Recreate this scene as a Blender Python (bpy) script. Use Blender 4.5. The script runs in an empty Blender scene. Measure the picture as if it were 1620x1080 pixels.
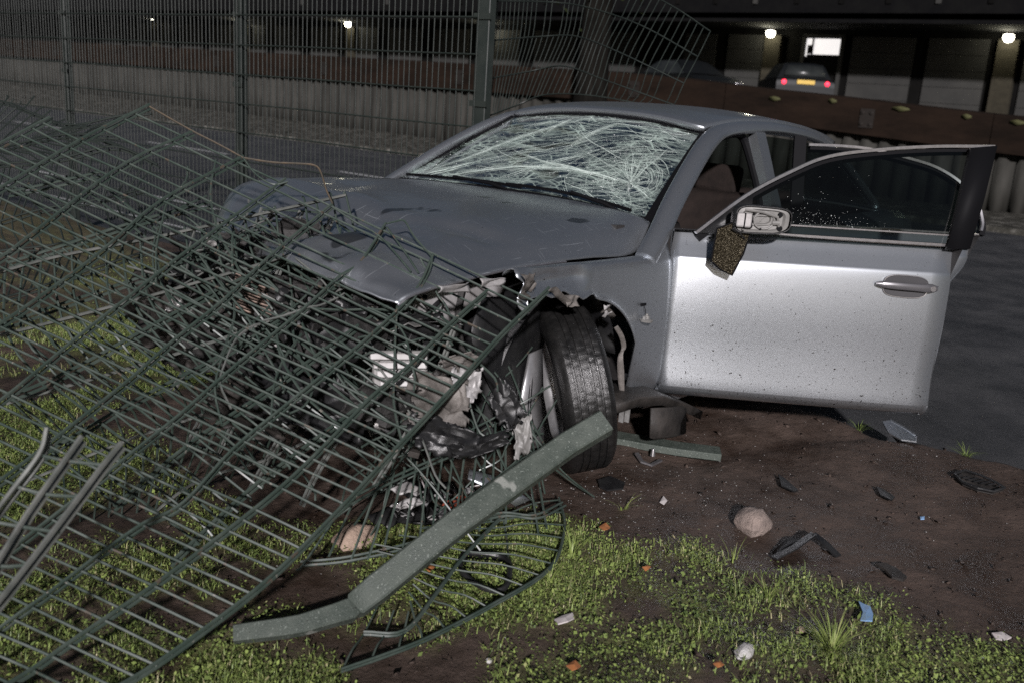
import bpy, math, random
import numpy as np
from mathutils import Matrix, Vector, noise as mnoise

random.seed(7); rng = np.random.default_rng(7)
SC = bpy.context.scene
COL = SC.collection

# ------------------------------------------------------------------ camera
CAM = np.array([2.8875, 2.8606, 1.4570]); YAW, PITCH, ROLL, FPX = -2.46953, -0.254973, 0.064951, 1536.38
_f = np.array([math.cos(YAW)*math.cos(PITCH), math.sin(YAW)*math.cos(PITCH), math.sin(PITCH)])
_r = np.array([math.sin(YAW), -math.cos(YAW), 0.0]); _u = np.cross(_r, _f)
_c, _s = math.cos(ROLL), math.sin(ROLL)
CR, CU, CF = _c*_r+_s*_u, -_s*_r+_c*_u, _f
cd = bpy.data.cameras.new('camera'); cam = bpy.data.objects.new('camera', cd); COL.objects.link(cam)
cam.matrix_world = Matrix(((CR[0], CU[0], -CF[0], CAM[0]), (CR[1], CU[1], -CF[1], CAM[1]), (CR[2], CU[2], -CF[2], CAM[2]), (0, 0, 0, 1)))
cd.sensor_width = 36.0; cd.lens = FPX/1620*36; cd.clip_start = 0.05; cd.clip_end = 600
cd.dof.use_dof = True; cd.dof.focus_distance = 3.7; cd.dof.aperture_fstop = 3.2
SC.camera = cam
# ------------------------------------------------------------------ world, sun, exposure
SUN_AZ, SUN_EL = math.radians(39), math.radians(22)      # direction towards the lamp
w = bpy.data.worlds.new('World'); SC.world = w; w.use_nodes = True
nt = w.node_tree; nt.nodes.clear()
sky = nt.nodes.new('ShaderNodeTexSky'); sky.sky_type = 'NISHITA'; sky.sun_disc = False
sky.sun_elevation = SUN_EL; sky.sun_rotation = math.pi/2-SUN_AZ
bg = nt.nodes.new('ShaderNodeBackground'); bg.inputs[1].default_value = 0.015
wo = nt.nodes.new('ShaderNodeOutputWorld'); nt.links.new(sky.outputs[0], bg.inputs[0]); nt.links.new(bg.outputs[0], wo.inputs[0])
sl = bpy.data.lights.new('sun', 'SUN'); sl.energy = 4.2; sl.angle = math.radians(2.0); sl.color = (1, .952, .968)
so = bpy.data.objects.new('sun', sl); COL.objects.link(so)
so.rotation_euler = Vector((math.cos(SUN_AZ)*math.cos(SUN_EL), math.sin(SUN_AZ)*math.cos(SUN_EL), math.sin(SUN_EL))).to_track_quat('Z', 'Y').to_euler()
SC.view_settings.view_transform = 'Standard'; SC.view_settings.look = 'None'; SC.view_settings.exposure = 0.24; SC.view_settings.gamma = 1.0
SC.render.engine = 'CYCLES'
SC.cycles.use_denoising = False
SC.cycles.max_bounces = 6; SC.cycles.transparent_max_bounces = 16; SC.cycles.glossy_bounces = 3; SC.cycles.diffuse_bounces = 2
SC.cycles.sample_clamp_indirect = 2.0

# ------------------------------------------------------------------ survey helpers: a sighted point at a known plane or range
def ray(px, py): return CR*((px-810)/FPX) - CU*((py-540)/FPX) + CF
def at_z(px, py, z): d = ray(px, py); return CAM+(z-CAM[2])/d[2]*d
def at_x(px, py, x): d = ray(px, py); return CAM+(x-CAM[0])/d[0]*d
def at_d(px, py, d): return CAM+d*ray(px, py)
CA, CB, CDZ = -0.0483662, 0.0062391, 0.0089354
CARM = np.array([[math.cos(CA), 0, math.sin(CA)], [0, 1, 0], [-math.sin(CA), 0, math.cos(CA)]]) @ np.array([[1, 0, 0], [0, math.cos(CB), -math.sin(CB)], [0, math.sin(CB), math.cos(CB)]])
def to_car(p): return CARM.T @ (np.asarray(p)-[0, 0, CDZ])
def c_d(px, py, d): return to_car(at_d(px, py, d))
def c_y(px, py, y):
    d = CARM.T @ ray(px, py); o = to_car(CAM); return o+(y-o[1])/d[1]*d

# ------------------------------------------------------------------ mesh helpers
def fast_mesh(name, V, F):
    V = np.asarray(V, dtype=np.float32); F = np.asarray(F, dtype=np.int32); n = F.shape[1]
    me = bpy.data.meshes.new(name)
    me.vertices.add(len(V)); me.vertices.foreach_set('co', V.ravel())
    me.loops.add(F.size); me.loops.foreach_set('vertex_index', F.ravel())
    me.polygons.add(len(F)); me.polygons.foreach_set('loop_start', np.arange(0, F.size, n, dtype=np.int32))
    me.update(calc_edges=True); return me
class MB:
    def __init__(s): s.v = []; s.f = []; s.m = []
    def add(s, V, F, m=0):
        o = len(s.v); s.v += [tuple(map(float, p)) for p in V]; s.f += [tuple(i+o for i in f) for f in F]; s.m += [m]*len(F); return s
    def box(s, c, size, R=None, m=0, taper=1.0):
        h = np.array(size)/2
        V = np.array([(x*(taper if z > 0 else 1), y*(taper if z > 0 else 1), z) for z in (-1, 1) for x, y in ((-1, -1), (1, -1), (1, 1), (-1, 1))])*h
        if R is not None: V = V @ np.array(R).T
        return s.add(V+np.array(c), [(3, 2, 1, 0), (4, 5, 6, 7), (0, 1, 5, 4), (1, 2, 6, 5), (2, 3, 7, 6), (3, 0, 4, 7)], m)
    def tube(s, P, r, n=6, caps=True, m=0, flat=None):
        P = np.asarray(P, float); k = len(P)
        T = np.gradient(P, axis=0); T /= np.linalg.norm(T, axis=1)[:, None]+1e-12
        a = np.array([0, 0, 1.0]) if abs(T[0][2]) < .9 else np.array([1.0, 0, 0])
        N = np.cross(T[0], a); N /= np.linalg.norm(N); V = []
        rr = np.broadcast_to(r, (k,))
        for i in range(k):
            N = N-T[i]*(N@T[i]); N /= np.linalg.norm(N)+1e-12; B = np.cross(T[i], N)
            for j in range(n):
                t = 2*math.pi*j/n; V.append(P[i]+rr[i]*(math.cos(t)*N+math.sin(t)*B))
        F = [(i*n+j, i*n+(j+1) % n, (i+1)*n+(j+1) % n, (i+1)*n+j) for i in range(k-1) for j in range(n)]
        if caps: F += [tuple(range(n-1, -1, -1)), tuple((k-1)*n+j for j in range(n))]
        return s.add(V, F, m)
    def sweep(s, P, prof, up=(0, 0, 1), m=0, caps=True, scale=None):
        """prof: list of (side, up) offsets, closed"""
        P = np.asarray(P, float); k = len(P); n = len(prof); up = np.array(up, float)
        T = np.gradient(P, axis=0); T /= np.linalg.norm(T, axis=1)[:, None]+1e-12; V = []
        for i in range(k):
            S = np.cross(T[i], up); S /= np.linalg.norm(S)+1e-12; U = np.cross(S, T[i]); q = 1 if scale is None else scale[i]
            V += [P[i]+q*(a*S+b*U) for a, b in prof]
        F = [(i*n+j, i*n+(j+1) % n, (i+1)*n+(j+1) % n, (i+1)*n+j) for i in range(k-1) for j in range(n)]
        if caps: F += [tuple(range(n-1, -1, -1)), tuple((k-1)*n+j for j in range(n))]
        return s.add(V, F, m)
    def grid(s, G, m=0, keep=None):
        G = np.asarray(G, float); a, b = G.shape[:2]
        F = [(i*b+j, i*b+j+1, (i+1)*b+j+1, (i+1)*b+j) for i in range(a-1) for j in range(b-1) if keep is None or keep(i, j)]
        return s.add(G.reshape(-1, 3), F, m)
    def lathe(s, prof, n=32, axis='y', c=(0, 0, 0), m=0, mod=None):
        V = []
        for k in range(n):
            t = 2*math.pi*k/n
            for i, (r, h) in enumerate(prof):
                rr = r if mod is None else mod(k, i, r)
                V.append((rr*math.cos(t), h, rr*math.sin(t)) if axis == 'y' else (rr*math.cos(t), rr*math.sin(t), h) if axis == 'z' else (h, rr*math.cos(t), rr*math.sin(t)))
        p = len(prof); F = [(k*p+i, k*p+i+1, ((k+1) % n)*p+i+1, ((k+1) % n)*p+i) for k in range(n) for i in range(p-1)]
        return s.add(np.array(V)+np.array(c), F, m)
    def build(s, name, mats, parent=None, smooth=True, solid=0, bevel=0, offset=0):
        me = bpy.data.meshes.new(name); me.from_pydata(s.v, [], s.f)
        mats = mats if isinstance(mats, (list, tuple)) else [mats]
        for x in mats: me.materials.append(x)
        if len(mats) > 1: me.polygons.foreach_set('material_index', s.m)
        me.update(); o = link(name, me, parent)
        if smooth: me.polygons.foreach_set('use_smooth', [True]*len(me.polygons)); sharp(me)
        if solid: md = o.modifiers.new('solid', 'SOLIDIFY'); md.thickness = solid; md.offset = offset
        if bevel: md = o.modifiers.new('bevel', 'BEVEL'); md.width = bevel; md.segments = 2; md.limit_method = 'ANGLE'
        return o
def sharp(me, ang=38):
    try: me.set_sharp_from_angle(angle=math.radians(ang))
    except Exception: pass
def link(name, data, parent=None):
    o = bpy.data.objects.new(name, data); COL.objects.link(o)
    if parent is not None: o.parent = parent
    return o
def empty(name, loc=(0, 0, 0), rz=0):
    o = bpy.data.objects.new(name, None); COL.objects.link(o); o.location = loc; o.rotation_euler = (0, 0, rz); o.empty_display_size = .1; return o
def tag(o, label=None, cat=None, group=None, kind=None):
    if label: o['label'] = label
    if cat: o['category'] = cat
    if group: o['group'] = group
    if kind: o['kind'] = kind
    return o
def crom(P, k):
    """Catmull-Rom upsampling of axis 0 by k"""
    P = np.asarray(P, float); Q = np.concatenate([[2*P[0]-P[1]], P, [2*P[-1]-P[-2]]]); out = []
    for i in range(len(P)-1):
        a, b, c, d = Q[i:i+4]
        for j in range(k):
            t = j/k; out.append(.5*((2*b)+(-a+c)*t+(2*a-5*b+4*c-d)*t*t+(-a+3*b-3*c+d)*t**3))
    out.append(P[-1]); return np.array(out)
def surf(G, ku, kv):
    G = crom(np.asarray(G, float), ku); return np.swapaxes(crom(np.swapaxes(G, 0, 1), kv), 0, 1)
def nz(p, sc=1.0, off=0.0): return mnoise.noise(Vector((p[0]*sc+off, p[1]*sc+off*1.7, p[2]*sc-off)))
def rotz(a): return np.array([[math.cos(a), -math.sin(a), 0], [math.sin(a), math.cos(a), 0], [0, 0, 1]])
def rot(ax, a): return np.array(Matrix.Rotation(a, 3, ax))

# ------------------------------------------------------------------ materials
def mat(name, c1, c2=None, rough=.6, metal=0.0, scale=8.0, detail=6.0, bump=0.0, bscale=None, spec=.5, coat=0.0, rough2=None, lo=.35, hi=.65, coords='Object', stretch=None, c3=None, spots=None, spotz=None):
    m = bpy.data.materials.new(name); m.use_nodes = True; t = m.node_tree; N = t.nodes; L = t.links; b = N['Principled BSDF']
    b.inputs['Roughness'].default_value = rough; b.inputs['Metallic'].default_value = metal
    b.inputs['Specular IOR Level'].default_value = spec; b.inputs['Coat Weight'].default_value = coat; b.inputs['Coat Roughness'].default_value = .12
    b.inputs['Base Color'].default_value = (*c1, 1)
    tc = N.new('ShaderNodeTexCoord'); vec = tc.outputs[coords]
    if stretch:
        mp = N.new('ShaderNodeMapping'); mp.inputs['Scale'].default_value = stretch; L.new(vec, mp.inputs[0]); vec = mp.outputs[0]
    if c2 is not None:
        n = N.new('ShaderNodeTexNoise'); n.inputs['Scale'].default_value = scale; n.inputs['Detail'].default_value = detail; n.inputs['Roughness'].default_value = .65; L.new(vec, n.inputs['Vector'])
        r = N.new('ShaderNodeValToRGB'); e = r.color_ramp.elements; e[0].position = lo; e[1].position = hi; e[0].color = (*c1, 1); e[1].color = (*c2, 1)
        if c3: k = e.new((lo+hi)/2); k.color = (*c3, 1)
        L.new(n.outputs['Fac'], r.inputs[0]); col = r.outputs[0]
        if spots:      # (scale, threshold, colour): scattered mud specks
            for sc, th, sp in spots:
                v = N.new('ShaderNodeTexNoise'); v.inputs['Scale'].default_value = sc; v.inputs['Detail'].default_value = 2; L.new(tc.outputs[coords], v.inputs['Vector'])
                q = N.new('ShaderNodeMapRange'); q.inputs['From Min'].default_value = th; q.inputs['From Max'].default_value = th+.03; L.new(v.outputs['Fac'], q.inputs[0])
                if spotz:
                    sp_ = N.new('ShaderNodeSeparateXYZ'); L.new(tc.outputs[coords], sp_.inputs[0]); g1 = N.new('ShaderNodeMapRange'); g1.inputs['From Min'].default_value = spotz[0]; g1.inputs['From Max'].default_value = spotz[1]; g1.inputs['To Min'].default_value = spotz[2]; g1.inputs['To Max'].default_value = spotz[3]; L.new(sp_.outputs[2], g1.inputs[0])
                    ad = N.new('ShaderNodeMath'); L.new(v.outputs['Fac'], ad.inputs[0]); L.new(g1.outputs[0], ad.inputs[1]); L.new(ad.outputs[0], q.inputs[0])
                mx = N.new('ShaderNodeMix'); mx.data_type = 'RGBA'; L.new(q.outputs[0], mx.inputs[0]); L.new(col, mx.inputs[6]); mx.inputs[7].default_value = (*sp, 1); col = mx.outputs[2]
        L.new(col, b.inputs['Base Color'])
        if rough2 is not None:
            q = N.new('ShaderNodeMapRange'); q.inputs['To Min'].default_value = rough; q.inputs['To Max'].default_value = rough2; q.inputs['From Min'].default_value = lo; q.inputs['From Max'].default_value = hi
            L.new(n.outputs['Fac'], q.inputs[0]); L.new(q.outputs[0], b.inputs['Roughness'])
    if bump:
        n2 = N.new('ShaderNodeTexNoise'); n2.inputs['Scale'].default_value = bscale or scale*4; n2.inputs['Detail'].default_value = 8; n2.inputs['Roughness'].default_value = .7; L.new(vec, n2.inputs['Vector'])
        bp = N.new('ShaderNodeBump'); bp.inputs['Strength'].default_value = bump; bp.inputs['Distance'].default_value = .02; L.new(n2.outputs['Fac'], bp.inputs['Height']); L.new(bp.outputs[0], b.inputs['Normal'])
    return m
def emat(name, col, strength):
    m = bpy.data.materials.new(name); m.use_nodes = True; b = m.node_tree.nodes['Principled BSDF']
    b.inputs['Base Color'].default_value = (*col, 1); b.inputs['Emission Color'].default_value = (*col, 1); b.inputs['Emission Strength'].default_value = strength; return m
def glassmat(name, tint, alpha_dark=.25, haze=0.0, hazecol=(.5, .6, .55), hscale=30.0, stretch=(1, 1, 1), hlo=.45, hhi=.75, attr=None):
    """thin automotive glass: mostly see-through with a fresnel reflection and an optional crushed white haze"""
    m = bpy.data.materials.new(name); m.use_nodes = True; t = m.node_tree; N = t.nodes; L = t.links; N.remove(N['Principled BSDF'])
    tr = N.new('ShaderNodeBsdfTransparent'); tr.inputs[0].default_value = (*tint, 1)
    gl = N.new('ShaderNodeBsdfGlossy'); gl.inputs['Roughness'].default_value = .06
    fr = N.new('ShaderNodeFresnel'); fr.inputs[0].default_value = 1.5
    a = N.new('ShaderNodeMixShader'); L.new(fr.outputs[0], a.inputs[0]); L.new(tr.outputs[0], a.inputs[1]); L.new(gl.outputs[0], a.inputs[2]); out = a.outputs[0]
    if haze:
        tc = N.new('ShaderNodeTexCoord'); mp = N.new('ShaderNodeMapping'); mp.inputs['Scale'].default_value = stretch; mp.inputs['Rotation'].default_value = (0, 0, .5); L.new(tc.outputs['Object'], mp.inputs[0])
        if attr:
            an = N.new('ShaderNodeAttribute'); an.attribute_name = attr; mp.inputs['Rotation'].default_value = (0, 0, .52); L.new(an.outputs['Vector'], mp.inputs[0])
        n = N.new('ShaderNodeTexNoise'); n.inputs['Scale'].default_value = hscale; n.inputs['Detail'].default_value = 8; n.inputs['Roughness'].default_value = .75; n.inputs['Distortion'].default_value = 1.2; L.new(mp.outputs[0], n.inputs['Vector'])
        q = N.new('ShaderNodeMapRange'); q.inputs['From Min'].default_value = hlo; q.inputs['From Max'].default_value = hhi; q.inputs['To Max'].default_value = haze; L.new(n.outputs['Fac'], q.inputs[0])
        fac = q.outputs[0]
        if attr:
            for sc_, sx_, sy_, wd_, amt in ((1.0, 6.5, 17.0, .045, .85), (1.0, 17.0, 44.0, .07, .62)):
                m2 = N.new('ShaderNodeMapping'); m2.inputs['Rotation'].default_value = (0, 0, .50); m2.inputs['Scale'].default_value = (sx_, sy_, 1); nd = N.new('ShaderNodeTexNoise'); nd.inputs['Scale'].default_value = 3.0; nd.inputs['Detail'].default_value = 2
                va = N.new('ShaderNodeVectorMath'); va.operation = 'MULTIPLY_ADD'; va.inputs[1].default_value = (.14, .14, 0); L.new(an.outputs['Vector'], nd.inputs['Vector']); L.new(nd.outputs['Color'], va.inputs[0]); L.new(an.outputs['Vector'], va.inputs[2]); L.new(va.outputs[0], m2.inputs[0])
                vo = N.new('ShaderNodeTexVoronoi'); vo.feature = 'DISTANCE_TO_EDGE'; vo.inputs['Scale'].default_value = sc_; L.new(m2.outputs[0], vo.inputs['Vector'])
                q2 = N.new('ShaderNodeMapRange'); q2.inputs['From Min'].default_value = wd_; q2.inputs['From Max'].default_value = wd_*.25; q2.inputs['To Max'].default_value = amt; L.new(vo.outputs['Distance'], q2.inputs[0])
                nm = N.new('ShaderNodeTexNoise'); nm.inputs['Scale'].default_value = 4.5; nm.inputs['Detail'].default_value = 4; L.new(m2.inputs[0].links[0].from_socket, nm.inputs['Vector'])
                q3 = N.new('ShaderNodeMapRange'); q3.inputs['From Min'].default_value = .42; q3.inputs['From Max'].default_value = .62; L.new(nm.outputs['Fac'], q3.inputs[0])
                ml = N.new('ShaderNodeMath'); ml.operation = 'MULTIPLY'; L.new(q2.outputs[0], ml.inputs[0]); L.new(q3.outputs[0], ml.inputs[1])
                mm = N.new('ShaderNodeMath'); mm.operation = 'MAXIMUM'; L.new(fac, mm.inputs[0]); L.new(ml.outputs[0], mm.inputs[1]); fac = mm.outputs[0]
        d = N.new('ShaderNodeBsdfDiffuse'); d.inputs[0].default_value = (*hazecol, 1)
        b = N.new('ShaderNodeMixShader'); L.new(fac, b.inputs[0]); L.new(out, b.inputs[1]); L.new(d.outputs[0], b.inputs[2]); out = b.outputs[0]
    L.new(out, N['Material Output'].inputs[0]); return m

M = {}
M['soil'] = mat('soil', (.034, .0215, .0155), (.090, .062, .049), rough=.34, rough2=.85, scale=3.2, bump=.75, bscale=26, spec=.4, c3=(.058, .040, .031))
M['asphalt'] = mat('asphalt', (.030, .032, .035), (.054, .055, .058), rough=.42, rough2=.75, scale=2.2, bump=.6, bscale=160, spec=.5, spots=[(220, .66, (.10, .10, .105))])
M['road_paint'] = mat('road_paint', (.55, .56, .56), (.25, .25, .25), rough=.5, scale=14, lo=.4, hi=.8)
M['verge'] = mat('verge', (.026, .026, .022), (.14, .136, .122), spec=.08, rough=.9, scale=5, bump=.8, bscale=30, c3=(.052, .05, .043))
M['lot'] = mat('lot', (.018, .018, .018), (.03, .03, .03), spec=.08, rough=.8, scale=2)
M['fence_highlit'] = mat('fence_highlit', (.12, .13, .12), (.22, .225, .21), rough=.22, metal=.35, scale=14, spec=.7)  # glossier copy of the fence coat, rail highlights brightened into its base colour
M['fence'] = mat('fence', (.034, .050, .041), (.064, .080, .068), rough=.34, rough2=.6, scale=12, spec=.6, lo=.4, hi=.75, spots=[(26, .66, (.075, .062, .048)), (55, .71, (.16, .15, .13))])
M['fence_dimmed'] = mat('fence_dimmed', (.012, .017, .015), (.024, .030, .026), rough=.5, scale=9, spec=.4)  # darker copy of the fence coat: weaker light farther back put into colour
M['rust_wire'] = mat('rust_wire', (.10, .075, .05), (.055, .05, .04), rough=.55, scale=30)
M['post'] = mat('post', (.040, .052, .043), (.080, .094, .080), rough=.5, rough2=.75, scale=22, bump=.25, bscale=180, lo=.3, hi=.75, spots=[(11, .69, (.21, .22, .20)), (150, .64, (.15, .17, .15)), (90, .70, (.03, .035, .03))])
M['post_dimmed'] = mat('post_dimmed', (.013, .018, .016), (.021, .026, .023), rough=.55, scale=10)  # post coat darkened for the standing posts, the light's falloff painted in
PAINT = dict(rough=.33, metal=.88, coat=.30)
M['paint'] = mat('paint', (.45, .475, .505), (.48, .505, .535), scale=3, bump=.02, bscale=400, spots=[(130, .70, (.05, .042, .038)), (60, .725, (.04, .034, .032)), (210, .705, (.09, .078, .07))], spotz=(.28, .80, .038, -.022), **PAINT)
M['paint_scratched'] = mat('paint_scratched', (.45, .475, .505), (.485, .51, .54), scale=5, bump=.10, bscale=9, spots=[(95, .735, (.05, .045, .04)), (140, .745, (.75, .77, .78))], **PAINT)
M['bare'] = mat('bare', (.42, .42, .41), (.20, .19, .18), rough=.42, metal=.5, scale=14, bump=.2, bscale=30)
M['bare_light'] = mat('bare_light', (.40, .39, .39), (.20, .19, .185), rough=.5, metal=.15, scale=9, bump=.15, bscale=25)
M['beige'] = mat('beige', (.20, .182, .168), (.05, .045, .04), rough=.6, metal=.1, scale=10, bump=.4, bscale=18)
M['plastic'] = mat('plastic', (.010, .010, .011), (.018, .018, .018), rough=.34, rough2=.55, scale=9, bump=.15, bscale=50)
M['plastic_dirty'] = mat('plastic_dirty', (.012, .011, .010), (.036, .030, .026), rough=.5, rough2=.8, scale=7, bump=.3, bscale=40)
M['plastic_white'] = mat('plastic_white', (.46, .445, .44), (.26, .25, .24), rough=.45, scale=12)
M['plastic_grey'] = mat('plastic_grey', (.21, .205, .195), (.14, .136, .13), rough=.5, scale=18)
M['rubber'] = mat('rubber', (.008, .008, .008), (.015, .0145, .014), rough=.24, rough2=.42, scale=20, bump=.2, bscale=160, spec=.6)
M['alloy'] = mat('alloy', (.55, .55, .56), (.42, .41, .41), rough=.32, metal=.75, scale=16)
M['chrome'] = mat('chrome', (.48, .47, .49), (.38, .37, .38), rough=.24, metal=.85, scale=60)
M['black_trim'] = mat('black_trim', (.006, .006, .007), rough=.6, spec=.08)
M['handle_recess_shade'] = mat('handle_recess_shade', (.035, .034, .037), rough=.5)  # recess shade put into a dark colour, for a flat disc on the skin
M['handle'] = mat('handle', (.13, .127, .135), (.15, .147, .155), rough=.3, metal=.5, scale=10, coat=.4)
M['fabric'] = mat('fabric', (.045, .038, .034), (.075, .062, .054), rough=.9, scale=12, bump=.3, bscale=120)
M['fabric_tan'] = mat('fabric_tan', (.024, .018, .016), (.015, .012, .011), spec=.08, rough=.9, scale=12, bump=.3, bscale=90)
M['dash'] = mat('dash', (.016, .015, .015), (.03, .027, .026), rough=.7, scale=10)
M['engine'] = mat('engine', (.010, .010, .010), (.050, .047, .045), rough=.5, rough2=.8, metal=.2, scale=6, bump=.6, bscale=14)
M['fins'] = mat('fins', (.34, .25, .20), (.14, .105, .09), rough=.5, metal=.3, scale=26)
M['glass_door'] = glassmat('glass_door', (.30, .34, .33))
M['glass_rear'] = glassmat('glass_rear', (.22, .26, .25))
M['glass_ws'] = glassmat('glass_ws', (.40, .52, .46), haze=.62, hazecol=(.42, .52, .465), hscale=3.2, stretch=(1.2, 6.0, 1), hlo=.475, hhi=.70, attr='uvw')
M['crack'] = mat('crack', (.62, .71, .66), (.36, .44, .40), rough=.35, scale=40)
M['fleck'] = mat('fleck', (.78, .82, .80), rough=.2)
M['glitter'] = mat('glitter', (.045, .036, .022), (.40, .345, .235), rough=.25, metal=.5, scale=190, detail=2, lo=.48, hi=.72, bump=1.0, bscale=190)
M['leaf'] = mat('leaf', (.05, .09, .02), rough=.55)
M['stone'] = mat('stone', (.34, .27, .235), (.17, .135, .12), rough=.85, scale=18, bump=.9, bscale=40, lo=.4, hi=.7)
M['stone_pale'] = mat('stone_pale', (.55, .54, .53), (.33, .32, .30), rough=.8, scale=25, bump=.5)
M['brick_chunk'] = mat('brick_chunk', (.42, .31, .24), (.30, .22, .17), rough=.85, scale=20, bump=.5)
M['blue'] = mat('blue', (.20, .34, .55), (.16, .28, .46), rough=.5, scale=20)
M['paper'] = mat('paper', (.62, .58, .56), (.45, .40, .40), rough=.7, scale=30)
M['red_lens'] = mat('red_lens', (.30, .07, .04), (.20, .05, .03), rough=.25, scale=20)
M['leaf_orange'] = mat('leaf_orange', (.42, .16, .05), (.30, .12, .05), rough=.7, scale=40)
M['leaf_yellow'] = mat('leaf_yellow', (.075, .075, .034), (.05, .05, .024), spec=.08, rough=.7, scale=40)
M['sheetpile'] = mat('sheetpile', (.024, .0235, .021), (.046, .0447, .040), spec=.08, rough=.75, scale=2.5, stretch=(1, 1, .25), bump=.15, bscale=12)
M['waler'] = mat('waler', (.008, .0053, .0039), (.018, .0112, .0078), spec=.08, rough=.85, scale=3, stretch=(1, .3, 1), bump=.4, bscale=20)
M['bolt'] = mat('bolt', (.03, .025, .022), rough=.5, metal=.5)
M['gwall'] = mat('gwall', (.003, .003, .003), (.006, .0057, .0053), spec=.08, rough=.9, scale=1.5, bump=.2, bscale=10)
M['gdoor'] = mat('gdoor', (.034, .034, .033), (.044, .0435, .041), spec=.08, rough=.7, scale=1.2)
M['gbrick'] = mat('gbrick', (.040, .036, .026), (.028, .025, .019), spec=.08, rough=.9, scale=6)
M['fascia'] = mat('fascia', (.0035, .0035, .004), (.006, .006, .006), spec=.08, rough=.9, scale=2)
M['lampglow'] = emat('lampglow', (1.0, .96, .80), 9.0)
M['lit_window'] = emat('lit_window', (1.0, .96, .95), .75)
M['tail'] = emat('tail', (1.0, .02, .06), 1.6)
M['plate'] = mat('plate', (.62, .40, .05), (.5, .33, .05), rough=.4, scale=8)
M['car_dark'] = mat('car_dark', (.005, .006, .007), (.007, .008, .009), rough=.45, scale=3, spec=.15)
M['car_glass'] = mat('car_glass', (.03, .033, .033), (.015, .017, .017), rough=.3, scale=2, spec=.3)
M['clip'] = mat('clip', (.02, .025, .022), rough=.5)

def scratches(m, stretch, rotz_, th, col):
    t = m.node_tree; b_ = t.nodes['Principled BSDF']; src = b_.inputs['Base Color'].links[0].from_socket; tc = t.nodes.new('ShaderNodeTexCoord'); mp = t.nodes.new('ShaderNodeMapping'); mp.inputs['Scale'].default_value = stretch; mp.inputs['Rotation'].default_value = (0, 0, rotz_)
    n = t.nodes.new('ShaderNodeTexNoise'); n.inputs['Scale'].default_value = 1.0; n.inputs['Detail'].default_value = 3; q = t.nodes.new('ShaderNodeMapRange'); q.inputs['From Min'].default_value = th; q.inputs['From Max'].default_value = th+.02
    mx = t.nodes.new('ShaderNodeMix'); mx.data_type = 'RGBA'; mx.inputs[7].default_value = (*col, 1); L = t.links
    L.new(tc.outputs['Object'], mp.inputs[0]); L.new(mp.outputs[0], n.inputs['Vector']); L.new(n.outputs['Fac'], q.inputs[0]); L.new(q.outputs[0], mx.inputs[0]); L.new(src, mx.inputs[6]); L.new(mx.outputs[2], b_.inputs['Base Color'])
scratches(M['paint_scratched'], (5, 130, 5), .5, .685, (.85, .88, .9)); scratches(M['paint_scratched'], (140, 7, 5), .3, .70, (.85, .88, .9)); scratches(M['paint_scratched'], (3, 5, 4), .2, .66, (.16, .17, .18))
# ================================================================== SETTING
def axis(lo, hi, step, far_lo, far_hi, g=1.35):
    a = list(np.arange(lo, hi+1e-6, step)); s = step
    while a[-1] < far_hi: s *= g; a.append(a[-1]+s)
    s = step; b = []
    x = lo
    while x > far_lo: s *= g; x -= s; b.append(x)
    return np.array(b[::-1]+a)
def ground_z(x, y):
    z = .018*nz((x, y, 0), 1.3)+.014*nz((x, y, 3), 4)+.009*nz((x, y, 6), 11)-.03*math.exp(-((y-1.02-.25*(x+.2)**2)/.10)**2)*(x < -.25)*min(1, (-.25-x)/.3)
    k = min(1, max(0, (-1.62-x+.05*nz((x, y, 1), 3))/.25)); k = k*k*(3-2*k)
    return z*(1-k)-.20*k
XB = [(-5, -1.4), (-2, -1.25), (-1.2, -.3), (-.9, .9), (.45, 1.02), (.72, .62), (.98, .30), (1.3, .24), (1.5, .12), (1.9, .0), (2.3, -.04), (2.6, -.10), (4, -.1)]
def cover(x, y):
    e = x-np.interp(y, [a for a, _ in XB], [c for _, c in XB])
    k = max(0, min(1, (e+.05+.10*nz((x, y, 0), 5))/.22))
    n1 = nz((x, y, 0), 1.9, 2)+.55*nz((x, y, 0), 5.5, 7)+.3*nz((x, y, 0), 13, 1)
    k *= max(0.0, min(1, .50+1.35*n1))
    for cx, cy, rr_ in ((.95, 1.47, .15), (1.16, .78, .16), (1.33, 1.0, .10)): k *= 1-.93*math.exp(-((x-cx)**2+(y-cy)**2)/rr_**2)
    return k
gx = axis(-2.1, 3.2, .045, -160, 60); gy = axis(-2.2, 3.2, .045, -160, 60)
G = np.array([[(x, y, ground_z(x, y)) for y in gy] for x in gx])
nb = len(gy); ii, jj = np.meshgrid(np.arange(len(gx)-1), np.arange(nb-1), indexing='ij'); ii = ii.ravel(); jj = jj.ravel()
me = fast_mesh('ground', G.reshape(-1, 3), np.stack([ii*nb+jj, (ii+1)*nb+jj, (ii+1)*nb+jj+1, ii*nb+jj+1], 1)); me.materials.append(M['soil'])
at = me.attributes.new('moss', 'FLOAT', 'POINT'); at.data.foreach_set('value', np.array([cover(x, y) if (-2.2 < x < 4 and -5 < y < 4) else .4 for x in gx for y in gy], dtype=np.float32))
t_ = M['soil'].node_tree; bs = t_.nodes['Principled BSDF']; src = bs.inputs['Base Color'].links[0].from_socket; an = t_.nodes.new('ShaderNodeAttribute'); an.attribute_name = 'moss'
mn_ = t_.nodes.new('ShaderNodeTexNoise'); mn_.inputs['Scale'].default_value = 45; mn_.inputs['Detail'].default_value = 5
mr = t_.nodes.new('ShaderNodeValToRGB'); mr.color_ramp.elements[0].color = (.055, .058, .024, 1); mr.color_ramp.elements[1].color = (.17, .19, .06, 1); mr.color_ramp.elements[0].position = .38; mr.color_ramp.elements[1].position = .66; t_.links.new(mn_.outputs['Fac'], mr.inputs[0])
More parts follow.
